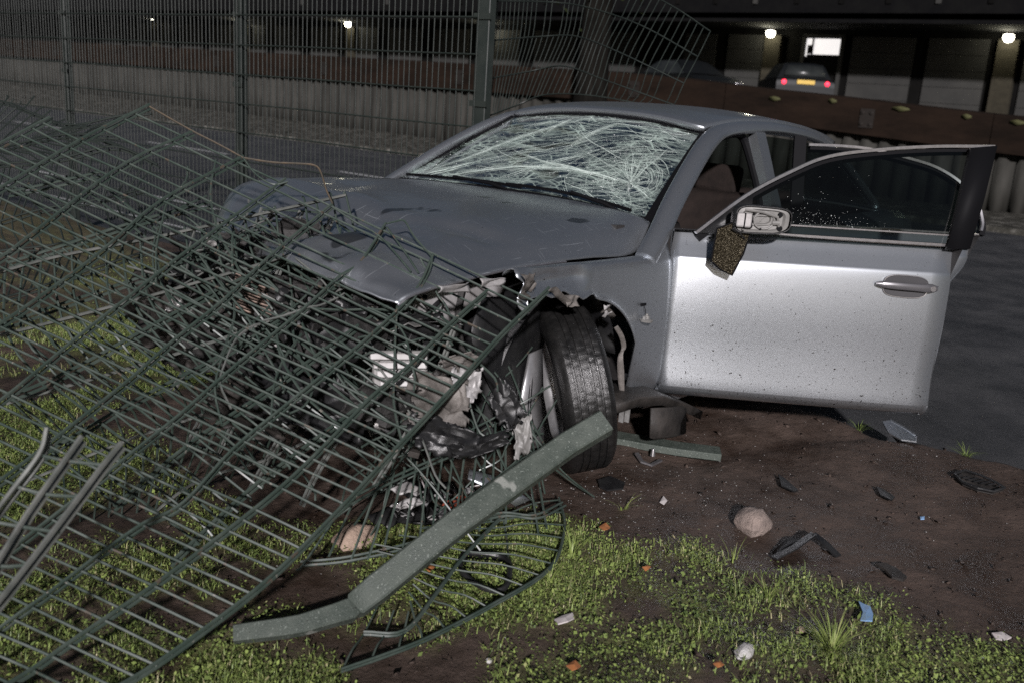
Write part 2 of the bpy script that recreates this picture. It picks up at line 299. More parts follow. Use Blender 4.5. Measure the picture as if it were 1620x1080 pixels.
mm_ = t_.nodes.new('ShaderNodeMath'); mm_.operation = 'MULTIPLY'; mm_.inputs[1].default_value = .8; t_.links.new(an.outputs['Fac'], mm_.inputs[0])
mx_ = t_.nodes.new('ShaderNodeMix'); mx_.data_type = 'RGBA'; t_.links.new(mm_.outputs[0], mx_.inputs[0]); t_.links.new(src, mx_.inputs[6]); t_.links.new(mr.outputs[0], mx_.inputs[7]); t_.links.new(mx_.outputs[2], bs.inputs['Base Color'])
me.polygons.foreach_set('use_smooth', [True]*len(me.polygons))
tag(link('ground', me), 'dark bare soil of the verge between road and camera', kind='structure')
RZ = -.115
ry = axis(-6, 6, .25, -160, 60)
edge = [-1.82+.05*nz((0, y, 9), 2)+.03*nz((0, y, 2), 7) for y in ry]
b = MB(); b.grid([[(-12.4, y, RZ), (-9, y, RZ), (-6, y, RZ), (-3, y, RZ), (e, y, RZ), (e+.03, y, RZ-.08)] for y, e in zip(ry, edge)])
tag(b.build('road', M['asphalt']), 'dark wet asphalt road behind the car', kind='structure')
def lane(name, x, y0, y1, wd=.12):
    b = MB(); b.grid([[(x-wd/2, y, RZ+.004), (x+wd/2, y, RZ+.004)] for y in np.linspace(y0, y1, 12)]); tag(b.build(name, M['road_paint']), kind='structure')
for k in range(10): lane('lane_marking', -8.25, -40+6*k, -37.2+6*k)
for k in range(9): lane('edge_marking', -3.65, -32.2+3*k, -30.8+3*k, .10)
lane('edge_line', -2.58, -40, -4, .07)
# far verge climbs gently towards the sheet pile wall
def wall_base(y): return -.09+.0115*(-1-y) if y > -45 else .42
def wall_top(y): return .90+.052*min(8, max(0, -1-y))+.0045*max(0, -9-y)
vy = axis(-50, 4, .4, -160, 60)
b = MB(); b.grid([[(x, y, RZ+.05+(wall_base(max(-45, min(y, 4)))-RZ-.05)*max(0, (x+12.4)/-3.1)+(.04*nz((x, y, 0), 2.3) if x < -12.5 else 0)) for x in (-12.4, -12.55, -13, -13.6, -14.2, -14.8, -15.6)] for y in vy])
tag(b.build('far_verge', M['verge']), 'pale littered verge along the foot of the sheet pile wall', kind='structure')
b = MB()
for k in range(0, 64): b.box((-12.36, -60+k*1.0+.5, RZ+.03), (.10, .985, .10))
tag(b.build('kerb', M['verge'], bevel=.01), 'pale kerb along the far side of the road', kind='structure')
b = MB(); b.grid([[(x, y, 1.30) for x in (-15.9, -24, -33, -60)] for y in (-160, -80, -40, -10, 10, 60)])
tag(b.build('parking_lot', M['lot']), 'raised dark parking ground in front of the garages', kind='structure')
# sheet pile wall with timber/steel capping boards
wallr = empty('sheet_pile_wall', (-15.5, -20, 0)); tag(wallr, 'corrugated steel sheet pile wall with rusty brown capping beam across the road', 'wall')
PER = .34
def pile(y0, y1):
    pts = []
    y = y0
    while y < y1-1e-6:
        for fr, dx in ((0, 0), (.16, .0), (.34, .09), (.66, .09), (.84, 0)): pts.append((dx, y+fr*PER))
        y += PER
    pts.append((0, y)); return pts
for k in range(30):
    y0 = -62+k*PER*7; pts = pile(y0, y0+PER*7); b = MB()
    b.grid([[(dx, yy+20, z+(wall_top(yy) if i else wall_base(max(-45, min(4, yy)))-.15)) for (dx, yy) in pts] for i, z in ((0, 0), (1, 0))])
    b.build('sheet_pile', M['sheetpile'], wallr, solid=.012)
for k in range(14):
    y0 = -62+k*5.04; y1 = y0+5.03; b = MB()
    P = []
    for (dx, dz) in ((.24, -.02), (.24, .60), (-.10, .62), (-.10, -.02)): P.append([(dx, yy+20, wall_top(yy)+dz+.02*nz((0, yy, 0), .6)*(dz > 0)) for yy in np.linspace(y0, y1, 7)])
    P.append(P[0]); b.grid(P); b.build('capping_beam', M['waler'], wallr, smooth=False)
    b = MB(); yc = y0+2.9
    b.box((.255, yc+20, wall_top(yc)+.28), (.02, .26, .34))
    for sy in (-.08, .08):
        for sz in (-.1, .1): b.lathe([(.0, 0.265), (.03, .265), (.035, .29), (0, .295)], n=6, axis='x', c=(0, yc+20+sy, wall_top(yc)+.28+sz))
    b.build('bolt_plate', M['bolt'], wallr)
# yellow leaves lying on the capping beam
for i, (px, py) in enumerate([(1534, 178), (1616, 176), (1430, 166), (1322, 158), (1230, 158)]):
    p = at_x(px, py, -15.38); L = .09+.04*(i % 3)
    b = MB(); b.grid([[(0, -L, 0), (.01, 0, -.035), (0, L, 0)], [(.01, -L*.8, .04), (.03, 0, .06), (.01, L*.8, .035)]])
    o = b.build('yellow_leaf', M['leaf_yellow'], solid=.004); o.location = (-15.245, p[1], min(p[2], wall_top(p[1])+.5))
    tag(o, ['wide yellow leaf on the brown beam near its right end', 'yellow leaf on the brown beam at the picture edge', 'small yellow leaf on the brown beam right of the parked cars', 'yellow leaf on the brown beam under the dark hatchback', 'yellow leaf on the brown beam under the dark saloon nose'][i], 'leaf', 'leaves on the capping beam')

M['bark'] = mat('bark', (.004, .0036, .003), (.010, .009, .0075), spec=.08, rough=.95, scale=7, stretch=(1, 1, .25), bump=1.0, bscale=14)
M['foliage'] = mat('foliage', (.014, .020, .008), (.035, .045, .016), spec=.08, rough=.7, scale=3)
tp = at_x(935, 172, -13.7); tr = empty('verge_tree', (tp[0], tp[1], .1)); tag(tr, 'dark thick tree trunk rising behind the curled fence panel', 'tree')
b = MB(); hs = np.linspace(-.3, 5.2, 16); b.tube([(.10*nz((0, 0, h), .5)+.03*h, .12*nz((3, 0, h), .5)+.02*h, h) for h in hs], [.36-.026*h+.16*math.exp(-max(0, h)*2.2) for h in hs], n=14); b.build('trunk', M['bark'], tr)
tips = []
for k in range(7):
    a = k*2.4; z0 = 3.6+.28*k; P0 = np.array([.03*z0, .02*z0, z0]); d0 = np.array([math.cos(a)*.8, math.sin(a)*.8, .75]); Pq = [P0+d0*t+np.array([0, 0, .12*t*t])+rng.normal(0, .06, 3)*t for t in np.linspace(0, 2.6, 6)]
    b = MB(); b.tube(Pq, np.linspace(.11, .03, 6), n=7); b.build('limb', M['bark'], tr); tips += Pq[2:]
V = []
for k in range(5200):
    c = tips[random.randrange(len(tips))]+rng.normal(0, .62, 3); s_ = random.uniform(.05, .10); a1 = rng.normal(0, 1, 3); a1 /= np.linalg.norm(a1); a2 = np.cross(a1, rng.normal(0, 1, 3)); a2 /= np.linalg.norm(a2); V += [c-a1*s_, c-a2*s_*.5, c+a1*s_, c+a2*s_*.5]
me = fast_mesh('crown', V, np.arange(len(V)).reshape(-1, 4)); me.materials.append(M['foliage']); link('crown', me, tr)
# ================================================================== GARAGE BUILDING
BX = -32.0; GZ = 1.30
gar = empty('garage_building', (BX, -30, GZ)); tag(gar, 'long dark garage block with pale doors under a deep gallery', 'building')
def gp(x, y, z): return (x-BX, y+30, z-GZ)
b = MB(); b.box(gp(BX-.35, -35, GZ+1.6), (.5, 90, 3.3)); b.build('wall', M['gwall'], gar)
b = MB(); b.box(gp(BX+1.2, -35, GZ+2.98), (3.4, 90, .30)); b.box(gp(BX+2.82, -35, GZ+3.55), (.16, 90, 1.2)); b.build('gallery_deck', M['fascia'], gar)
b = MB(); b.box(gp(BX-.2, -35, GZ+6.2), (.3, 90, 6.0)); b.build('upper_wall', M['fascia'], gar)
dy = [(-17.25, -15.9), (-15.4, -13.9), (-10.6, -8.45), (-8.0, -6.1), (-5.0, -2.8), (-2.4, -.4)]
yy = -19.5
while yy > -60: dy.append((yy-2.2, yy)); yy -= 3.05
for i, (a, c) in enumerate(dy):
    d = MB(); z0, z1 = GZ+.02, GZ+2.62
    n = 5
    for k in range(n):
        d.box(gp(BX-.07, (a+c)/2, z0+(k+.5)*(z1-z0)/n), (.06, c-a, (z1-z0)/n-.012))
    o = d.build('garage_door', M['gdoor'], gar, smooth=False)
for i, y in enumerate([-13.5, -5.5, -18.4, -23.0, -27.5, -32, -36.6, -45.5, -54.8]):
    if i in (2, 3, 5): continue
    b = MB(); b.box(gp(BX+.02, y, GZ+1.3), (.3, .62, 2.6)); b.build('brick_pier', M['gbrick'], gar)
b = MB(); b.box(gp(BX-.06, -11.65, GZ+2.22), (.05, 1.25, .62)); b.build('lit_opening', M['lit_window'], gar)
b = MB(); b.box(gp(BX-.02, -12.02, GZ+2.2), (.03, .06, .66)); b.box(gp(BX-.02, -12.12, GZ+2.15), (.03, .16, .3)); b.box(gp(BX-.02, -11.6, GZ+1.93), (.03, 1.2, .10)); b.build('window_silhouette', M['gwall'], gar)  # added dark blocks standing in for the silhouettes before the lit opening
b = MB(); b.box(gp(BX-.02, -12.36, GZ+1.3), (.1, .12, 2.6)); b.box(gp(BX-.02, -10.94, GZ+1.3), (.1, .12, 2.6)); b.box(gp(BX-.02, -11.65, GZ+2.62), (.1, 1.5, .1)); b.build('doorway_frame', M['gdoor'], gar)
for i in range(26):
    y = -1-1.5*i
    b = MB(); b.box(gp(BX+2.93, y, GZ+3.62), (.05, .16, .42)); b.build('baluster', M['gwall'] if i % 4 else M['gdoor'], gar)
lampy = [(-54.8, 4.3), (-45.5, 4.1), (-36.6, 4.08), (-27.05, 4.02), (-13.55, 4.0), (-5.5, 4.0)]
lbl = ['small lit wall lamp at the far left of the garages', 'small lit wall lamp second from the left on the garages', 'small lit wall lamp third from the left on the garages', 'lit wall lamp seen beside the upright fence post', 'bright wall lamp on the pier between the two parked cars', 'bright wall lamp on the garages at the right picture edge']
for (y, z), lb in zip(lampy, lbl):
    r = empty('wall_lamp', (BX+.20, y, z)); tag(r, lb, 'wall lamp', 'garage wall lamps')
    b = MB(); b.box((-.01, 0, .10), (.10, .22, .10)); b.build('bracket', M['bolt'], r)
    b = MB(); b.lathe([(0, -.17), (.12, -.13), (.17, -.02), (.15, .07), (0, .09)], n=12, axis='z', c=(.10, 0, -.03)); b.build('globe', M['lampglow'], r)
    l = bpy.data.lights.new('wall_lamp_light', 'POINT'); l.energy = 26; l.shadow_soft_size = .12; l.color = (1, .95, .72)
    lo = bpy.data.objects.new('wall_lamp_light', l); COL.objects.link(lo); lo.parent = r; lo.location = (.45, 0, -.12)

# ================================================================== PARKED CARS BEYOND THE WALL
def parked(name, label, loc, rz, L, H, hatch, lit):
    r = empty(name, loc, rz); tag(r, label, 'car', 'cars parked by the garages')
    W = .86
    prof = [(-L/2, .35), (-L/2+.02, .62), (-L/2+.06, .92), (-L/2+.30 if hatch else -L/2+.5, .98)]
    if hatch: roof = [(-L/2+.30, .98), (-L/2+.62, H-.05), (-L/2+1.1, H), (L*.08, H-.02), (L*.25, 1.0)]
    else: roof = [(-L/2+.75, 1.0), (-L/2+1.35, H-.04), (-.1, H), (L*.08, H-.04), (L*.26, .98)]
    nose = [(L*.30, .95), (L/2-.35, .82), (L/2-.05, .68), (L/2, .45), (L/2-.03, .30)]
    body = [prof[0], prof[1], prof[2], prof[3]]+nose
    def side(P, w0, w1, base):
        G = []
        for s in (-1, -.96, -.6, 0, .6, .96, 1):
            G.append([(x, s*(w0 if abs(s) < 1 else w0), z-(.03 if abs(s) > .9 else 0)) for x, z in P])
        return G
    b = MB(); g = side(crom(body, 3), W, W, .3); b.grid(g)
    for s in (0, -1): P = g[s]; b.add(list(P)+[(x, y, .28) for x, y, z in P], [(i, i+1, len(P)+i+1, len(P)+i) for i in range(len(P)-1)])
    b.build('body', M['car_dark'], r)
    b = MB(); rr = crom(roof, 3); g = [[(x, s*(W-.06-.22*max(0, (z-.98)/(H-.98))), z-.03*(abs(s) > .9)) for x, z in rr] for s in (-1, -.94, -.5, 0, .5, .94, 1)]; b.grid(g)
    b.build('roof', M['car_dark'], r)
    b = MB()
    for s in (-1, 1):
        P = [(x, s*(W-.05-.22*max(0, (z-.98)/(H-.98))), z-.05) for x, z in rr]; b.add(P+[(x, s*(W-.05), .95) for x, y, z in P], [(i, i+1, len(P)+i+1, len(P)+i) for i in range(len(P)-1)])
    b.build('side_window', M['car_glass'], r)
    b = MB(); x0, z0 = roof[0]; x1, z1 = roof[1]
    b.grid([[(x0+.03-.03, -.62, z0+.06), (x0, 0, z0+.06), (x0+.0, .62, z0+.06)], [(x1-.10, -.52, z1-.05), (x1-.12, 0, z1-.03), (x1-.10, .52, z1-.05)]]); b.build('rear_window', M['car_glass'], r, solid=.03)
    for wx in (-L/2+.78, L/2-.85):
        for s in (-1, 1):
            b = MB(); b.lathe([(0, -.1), (.19, -.1), (.29, -.1), (.31, -.05), (.31, .05), (.29, .1), (.19, .1), (0, .1)], n=20, c=(wx, s*(W-.08), .31)); b.build('wheel', M['rubber'], r)
    for s in (-1, 1):
        b = MB(); b.lathe([(0, -.03), (.06, -.025), (.075, 0), (.06, .01), (0, .01)], n=14, axis='x', c=(-L/2+.03, s*.64, .84)); b.build('tail_light', M['tail'] if lit else M['red_lens'], r)
        b = MB(); b.box((L/2-.06, s*.62, .70), (.16, .3, .13)); b.build('headlight', M['chrome'], r, bevel=.03)
    b = MB(); b.box((-L/2-.012, 0, .86), (.02, .52, .12)); b.build('number_plate', M['plate'], r)
    b = MB(); b.box((-L/2-.01, 0, .45), (.10, 1.6, .2)); b.build('bumper', M['car_dark'], r, bevel=.05)
    return r
parked('parked_hatchback', 'dark hatchback with red tail lights and yellow plate by the lit doorway', (-27.6, -10.6, GZ), math.radians(180+34), 3.9, 1.44, True, True)
parked('parked_saloon', 'dark unlit saloon parked left of the hatchback behind the wall', (-27.2, -14.3, GZ), math.radians(62), 4.5, 1.42, False, False)

# ================================================================== FENCE
def resample(P, n=None, step=None):
    P = np.asarray(P, float); d = np.r_[0, np.cumsum(np.linalg.norm(np.diff(P, axis=0), axis=1))]
    t = np.linspace(0, d[-1], n) if n else np.arange(0, d[-1], step)
    return np.stack([np.interp(t, d, P[:, k]) for k in range(3)], 1)
def length(P): return np.linalg.norm(np.diff(P, axis=0), axis=1).sum()
def wire(P, r, parent, origin, m, name='wire', n=5):
    b = MB(); b.tube(np.asarray(P)-origin, r, n=n); return b.build(name, m, parent)
def mesh_panel(name, label, rails, spacing=.05, twin=.0080, rr=.0048, rw=.0039, m=None, jit=.004, s0=0.0, smax=None, drop=0.0, fr=None, over=.0, skew=None, kink=.12, rm=None):
    m = m or M['fence']; R = []
    for P in rails:
        P = np.asarray(P, float); Q = crom(P, 6) if len(P) > 2 else resample(P, n=12); R.append(Q)
    o0 = R[len(R)//2][-1].copy(); o0[2] = min(q[:, 2].min() for q in R)
    root = empty(name, o0); tag(root, label, 'fence', 'wire mesh fence panels')
    a = R[0]; z = R[-1]; nrm = np.cross(a[-1]-a[0], z[0]-a[0]); nrm /= np.linalg.norm(nrm)+1e-9
    if fr is None:
        for i, Q in enumerate(R):
            Q += nrm[None]*np.array([jit*3*nz(p, 2.2, i) for p in Q])[:, None]
    for i, Q in enumerate(R):
        for s in (-1, 1):
            wire(Q+nrm*twin*s+np.array([0, 0, .0015*s]), rr, root, o0, rm or m, 'rail_wire')
    Ls = [length(Q) for Q in R]; D = [np.r_[0, np.cumsum(np.linalg.norm(np.diff(Q, axis=0), axis=1))] for Q in R]
    def pt(i, s): return np.array([np.interp(s, D[i], R[i][:, k]) for k in range(3)])
    if skew is not None:
        mid, slope, lo_, hi_ = skew; cols = []
        def pix(p): c = np.array([CR, CU, CF]) @ (p-CAM); return np.array([810+FPX*c[0]/c[2], 540-FPX*c[1]/c[2]])
        rp = [np.array([pix(p) for p in Q]) for Q in R]; g = [p_[:, 1]-slope*p_[:, 0] for p_ in rp]      # same g = same cross wire
        for s in np.arange(lo_, hi_, spacing):
            gm = np.interp(s, D[mid], g[mid]); col = []
            if s > Ls[mid]: break
            for i in range(len(R)):
                if g[i].min()-2 <= gm <= g[i].max()+2:
                    o_ = np.argsort(g[i]); si = np.interp(gm, g[i][o_], D[i][o_]); col.append(pt(i, si))
            cols.append(col)
    elif fr is None:
        ss = np.arange(s0, smax or max(Ls), spacing); cols = [[pt(i, s) for i in range(len(R)) if s <= Ls[i]+1e-6] for s in ss]
    else: cols = [[pt(i, f*Ls[i]) for i in range(len(R))] for f in fr]
    for k, P in enumerate(cols):
        if len(P) < 2 or random.random() < drop: continue
        P = np.array(P); d0 = P[0]-P[1]; d1 = P[-1]-P[-2]
        e0, e1 = over*random.random(), over*random.random()
        P = np.concatenate([[P[0]+d0*e0], P, [P[-1]+d1*e1]]) if over else P
        if len(P) > 4 and random.random() < kink:
            q = random.randint(2, len(P)-2); P = P[:q] if random.random() < .5 else P[q-1:]; P[-1] = P[-1]+rng.normal(0, .018, 3)
        P = P+rng.normal(0, jit, P.shape)*np.linspace(1, 1, len(P))[:, None]*.5
        wire(crom(P, 3) if len(P) > 2 else P, rw, root, o0, m, 'cross_wire', 5)
    return root, o0

# --- standing run along the road edge, x = -1.6
FX = -1.60; posts = [-8.65, -6.13, -3.50, -1.10]; RZS = [.16+.2105*k for k in range(11)]
plabel = ['upright green fence post out beyond the left picture edge', 'upright fence post farthest left behind the tangled mesh', 'middle upright fence post standing behind the fallen mesh', 'thick upright fence post next to the windscreen']
for y, lb, wd in zip(posts, plabel, (.075, .075, .075, .10)):
    r = empty('fence_post', (FX-.05, y, -.05)); tag(r, lb, 'fence post', 'green steel fence posts')
    b = MB(); b.box((0, 0, 1.28), (.06, wd, 2.56)); b.build('post', M['post_dimmed'], r, bevel=.006)
    b = MB(); b.box((0, 0, 2.575), (.066, wd+.006, .03)); b.build('cap', M['clip'], r)
    for z in (.4, .9, 1.4, 1.9, 2.3):
        b = MB(); b.box((.036, 0, z), (.012, wd+.03, .035)); b.build('clamp', M['clip'], r)
slabel = ['standing mesh fence panel at the left picture edge', 'standing mesh fence panel between the two thin upright posts', 'standing mesh fence panel left of the windscreen']
for (y0, y1), lb in zip(zip(posts[:-1], posts[1:]), slabel):
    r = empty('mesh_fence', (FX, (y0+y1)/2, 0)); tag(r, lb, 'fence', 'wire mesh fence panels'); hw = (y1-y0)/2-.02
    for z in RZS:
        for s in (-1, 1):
            b = MB(); b.tube([(s*.0068, -hw, z), (s*.0068, -hw*.3, z+.002), (s*.0068, hw*.4, z-.002), (s*.0068, hw, z)], .0046, n=5); b.build('rail_wire', M['fence_dimmed'], r)
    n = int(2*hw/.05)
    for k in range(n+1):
        yy = -hw+k*2*hw/n; b = MB(); b.tube([(0, yy, .10), (random.uniform(-.004, .004), yy+random.uniform(-.003, .003), 1.3), (0, yy, 2.38)], .0036, n=5, caps=False); b.build('cross_wire', M['fence_dimmed'], r)

# --- curled panel still hanging on the thick post, thrown over behind the car roof
def P_(L): return np.array([at_d(*p) for p in L])
F_rails = [P_([(778, -62, 6.1), (880, -58, 6.5), (950, -48, 6.3), (1060, 8, 5.9), (1124, 50, 5.7)]),
           P_([(773, 2, 6.1), (873, 4, 6.5), (933, 13, 6.3), (1013, 40, 5.95), (1104, 90, 5.7)]),
           P_([(770, 65, 6.1), (860, 58, 6.45), (912, 58, 6.3), (973, 80, 5.95), (1082, 132, 5.7)]),
           P_([(763, 127, 6.1), (840, 113, 6.45), (893, 105, 6.3), (960, 128, 6.0), (1066, 166, 5.75)]),
           P_([(757, 190, 6.1), (820, 166, 6.4), (865, 150, 6.3), (940, 152, 6.05), (1052, 172, 5.8)])]
mesh_panel('mesh_fence', 'curled mesh fence panel bent over behind the car roof', F_rails, fr=list(np.linspace(0, .40, 19))+list(np.linspace(.43, 1, 21)), m=M['fence_dimmed'], jit=.002, rw=.0030, rr=.0040)

# --- big panel A fallen across the car nose, nearest the camera
A0 = at_d(870, 457, 3.15); A1 = at_d(237, 168, 3.48); AD = np.array([1.5, .04, -.70]); AD /= np.linalg.norm(AD)
AN = np.cross(A1-A0, AD); AN /= np.linalg.norm(AN)
def on_a(px, py, off=0.0):
    d = ray(px, py); return CAM+((A0-CAM)@AN+off)/(d@AN)*d
A_px = [[(80, 190), (0, 232)], [(237, 169), (147, 214), (0, 303)], [(307, 210), (205, 258), (63, 363), (0, 410)], [(385, 250), (255, 320), (150, 410), (27, 497)],
        [(452, 286), (350, 362), (267, 423), (193, 480), (117, 540), (0, 637)], [(525, 325), (427, 410), (357, 477), (277, 540), (200, 607), (100, 687), (10, 757)],
        [(610, 356), (570, 417), (533, 443), (467, 503), (360, 593), (283, 660), (217, 713), (110, 800), (0, 885)],
        [(685, 406), (657, 463), (590, 530), (450, 647), (370, 713), (290, 797), (227, 830), (157, 880), (83, 937), (0, 997)],
        [(770, 464), (707, 520), (650, 577), (590, 627), (500, 720), (433, 783), (333, 863), (233, 937), (110, 1020), (33, 1073)],
        [(868, 458), (797, 527), (740, 590), (690, 643), (623, 713), (533, 810), (433, 910), (333, 990), (207, 1077)]]
A_rails = []
for i, L in enumerate(A_px):
    P = [on_a(*p) for p in L]; tail = P[-1]; n = 0; want = 2.5 if i else 1.9
    while length(np.array(P)) < want and n < 12:
        q = P[-1]+AD*.2; q[2] = max(q[2], .035+.01*i); P.append(q); n += 1
    for p in P: p[2] = max(p[2], .03)
    A_rails.append(np.array(P))
rootA, oA = mesh_panel('mesh_fence', 'large fallen mesh panel draped over the car nose, nearest the camera', A_rails, m=M['fence'], jit=.003, drop=.03, spacing=.043, skew=(5, .47, 0.0, 3.0))
# the bent loops at its broken upper edge
for L, mm in [([(385, 250), (430, 257), (470, 259), (498, 262), (508, 274), (516, 300), (526, 322)], 'rust_wire'), ([(612, 354), (625, 351), (640, 350), (655, 374), (684, 407)], 'fence'),
              ([(684, 407), (679, 430), (660, 466), (640, 490)], 'fence'), ([(612, 360), (640, 398), (662, 432)], 'fence'), ([(237, 169), (300, 205), (345, 228), (385, 250)], 'rust_wire'),
              ([(385, 250), (405, 276), (432, 292), (455, 288)], 'fence'), ([(525, 327), (560, 350), (598, 372), (625, 400), (650, 430)], 'fence')]:
    wire(crom([on_a(*p, .01) for p in L], 4), .0034, rootA, oA, M[mm], 'bent_wire')

def behind(p, gap=.07):
    d = p-CAM; ta = ((A0-CAM) @ AN)/(d @ AN); return CAM+d*max(1.0, ta*(1+gap/np.linalg.norm(d*ta))) if ta > 0 else p
# --- panel B: leaning at the wrecked front, rails climbing gently to the right
def plane3(a, b, c):
    n = np.cross(b-a, c-a); n /= np.linalg.norm(n)
    return lambda px, py: CAM+((a-CAM)@n)/(ray(px, py)@n)*ray(px, py)
pB = plane3(at_d(600, 425, 3.10), at_d(10, 637, 2.78), at_z(320, 757, .10))
B_rails = [np.array([behind(pB(*p), .10) for p in L]) for L in ([(545, 310), (270, 371), (100, 405), (0, 431)], [(568, 385), (470, 402), (390, 425), (190, 482), (0, 531)], [(622, 428), (533, 460), (390, 522), (230, 575), (10, 638)],
           [(655, 505), (540, 555), (450, 598), (320, 655), (200, 697), (20, 770)], [(600, 640), (433, 722), (310, 762), (207, 838), (87, 900)])]
mesh_panel('mesh_fence', 'crushed mesh panel under the large one, leaning on the wrecked front', B_rails, m=M['fence'], jit=.006, drop=.08, over=.2, rm=M['fence_highlit'])
# --- panel C: turned on its side against the bonnet, rails running steeply down
pC = plane3(at_d(525, 345, 3.36), at_d(709, 541, 3.02), at_z(330, 745, .12))
C_rails = [np.array([behind(pC(*p), .05) for p in L]) for L in ([(415, 330), (385, 411), (330, 520), (270, 625)], [(478, 335), (438, 432), (400, 510), (353, 597), (300, 700)], [(526, 345), (511, 384), (443, 547), (385, 645), (330, 745)],
           [(590, 400), (556, 470), (500, 590), (440, 700), (400, 775)], [(655, 470), (622, 540), (560, 650), (505, 745), (480, 800)], [(720, 520), (697, 582), (650, 670), (590, 770)])]
mesh_panel('mesh_fence', 'crushed mesh panel standing steeply between the bonnet and the grass', C_rails, m=M['fence'], jit=.008, drop=.06, over=.15, rm=M['fence_highlit'])
# --- panel H: second layer just under the big one
H_off = -AN*np.sign(AN @ (CAM-A0))*.10
H_rails = []
for L in ([(150, 232), (0, 268)], [(330, 285), (150, 345), (0, 380)], [(420, 318), (250, 392), (60, 455), (-20, 490)], [(500, 352), (330, 440), (120, 540), (0, 590)], [(575, 395), (420, 480), (220, 590), (60, 690), (0, 740)], [(640, 440), (500, 540), (320, 660), (170, 770)], [(700, 500), (560, 610), (400, 730), (260, 850)]):
    H_rails.append(np.array([on_a(*p)+H_off*(1+.5*nz((p[0]*.01, p[1]*.01, 0), 1)) for p in L]))
rootH, oH = mesh_panel('mesh_fence', 'second crushed mesh layer directly beneath the large fallen panel', H_rails, m=M['fence'], jit=.007, drop=.12, over=.2, skew=(4, .80, 0.0, 2.4), kink=.25)
for k in range(85):
    px, py = random.uniform(230, 740), random.uniform(330, 720)
    if py > 520+(px-250)*.45 or py < 335+(px-250)*.25: continue
    a = random.choice([1.15, 1.25, 1.0, .5, -1.1, -1.15, -.35, .35])+random.gauss(0, .15); L = random.uniform(40, 130); g_ = random.uniform(-.02, .16); bx_ = random.gauss(0, .3)
    P = [behind(on_a(px+t*L*math.cos(a+bx_*t)+random.gauss(0, 3), py+t*L*math.sin(a+bx_*t)+random.gauss(0, 3)), g_+.04*t) for t in (-1, -.5, 0, .4, .8, 1)]
    wire(crom(P, 3), .0037, rootH, oH, M['fence'] if k % 5 else M['fence_highlit'], 'bent_wire')
# --- panel D: broken corner close to the camera at the left
D_rails = [P_([(76, 680, 1.95), (62, 722, 1.93), (0, 802, 1.88), (-60, 890, 1.80)]), P_([(131, 692, 1.95), (61, 794, 1.90), (33, 838, 1.88), (-40, 960, 1.80)]), P_([(194, 702, 1.95), (161, 742, 1.93), (115, 803, 1.89), (0, 953, 1.80), (-50, 1015, 1.78)])]
for P in D_rails: P[:, 2] = np.maximum(P[:, 2], .03)
mesh_panel('mesh_fence', 'broken ladder-like corner of mesh sticking up at the left edge', D_rails, m=M['fence'], rm=M['fence_highlit'], rr=.0055, twin=.0095, s0=.05, spacing=.075, jit=.004, drop=.1)
# --- panel E: flattened mesh on the grass below the bent post
def zz(L): return np.array([at_z(*p) for p in L])
E_rails = [zz([(540, 800, .22), (600, 769, .24), (680, 733, .27), (749, 702, .30), (804, 681, .30), (856, 683, .26)]), zz([(480, 893, .05), (540, 886, .06), (620, 868, .08), (687, 850, .09), (790, 816, .10), (850, 818, .10), (890, 795, .09)]),
           zz([(575, 1003, .03), (640, 1000, .03), (690, 940, .05), (735, 880, .07), (800, 812, .09)]), zz([(540, 1062, .02), (610, 1038, .02), (680, 1010, .02), (780, 958, .03), (870, 900, .04), (893, 836, .06), (884, 790, .08)])]
rootE, oE = mesh_panel('mesh_fence', 'flattened torn mesh on the grass under the bent post', E_rails[:2], m=M['fence'], jit=.006, drop=.1, over=.25)
for Q in E_rails[2:]: wire(crom(Q, 5), .0042, rootE, oE, M['fence'], 'rail_wire'); wire(crom(Q, 5)+[0, 0, .009], .0042, rootE, oE, M['fence'], 'rail_wire')
q2, q3 = resample(crom(E_rails[2], 6), n=16), resample(crom(E_rails[3], 6), n=16)
for k in range(16):
    a_ = q2[k]; c_ = q3[k]; e_ = a_+(a_-c_)*random.uniform(.5, 1.1); e_[2] = a_[2]+.03
    wire(crom([e_, a_, (a_+c_)/2+[0, 0, .012], c_], 3), .003, rootE, oE, M['fence'], 'cross_wire')
for L in [[(745, 705, .27), (790, 690, .30), (820, 690, .28), (850, 730, .2), (862, 780, .08)], [(800, 640, .42), (845, 690, .32), (890, 745, .2), (935, 782, .08)], [(870, 735, .22), (905, 762, .14), (940, 785, .06)], [(760, 560, .55), (830, 650, .42), (868, 715, .25)],
          [(690, 560, .52), (760, 650, .40), (800, 740, .24), (850, 800, .08)], [(640, 600, .5), (700, 700, .35), (745, 800, .12)], [(690, 640, .45), (640, 720, .3), (560, 830, .08)], [(600, 560, .55), (650, 680, .35), (700, 790, .12)], [(620, 690, .35), (575, 760, .22), (520, 880, .05)],
          [(870, 610, .5), (820, 640, .42), (700, 700, .33), (600, 730, .3)], [(560, 650, .4), (660, 740, .27), (760, 870, .06)]]:
    wire(crom([at_z(*p) for p in L], 4), .0036, rootE, oE, M['fence'], 'bent_wire')
for k in range(34):
    px, py = random.uniform(560, 850), random.uniform(560, 790)
    zc_ = max(.06, .62-(py-540)*.0021); a = random.choice([1.05, 1.2, .9, -.6, 2.0, 1.1])+random.gauss(0, .2); L = random.uniform(50, 130); P = []
    for t in (-1, -.4, .2, .7, 1): P.append(at_z(px+t*L*math.cos(a)+random.gauss(0, 6), py+t*L*math.sin(a)+random.gauss(0, 6), max(.03, zc_-t*L*math.sin(a)*.0016)))
    wire(crom(P, 3), .0034, rootE, oE, M['fence'], 'bent_wire')
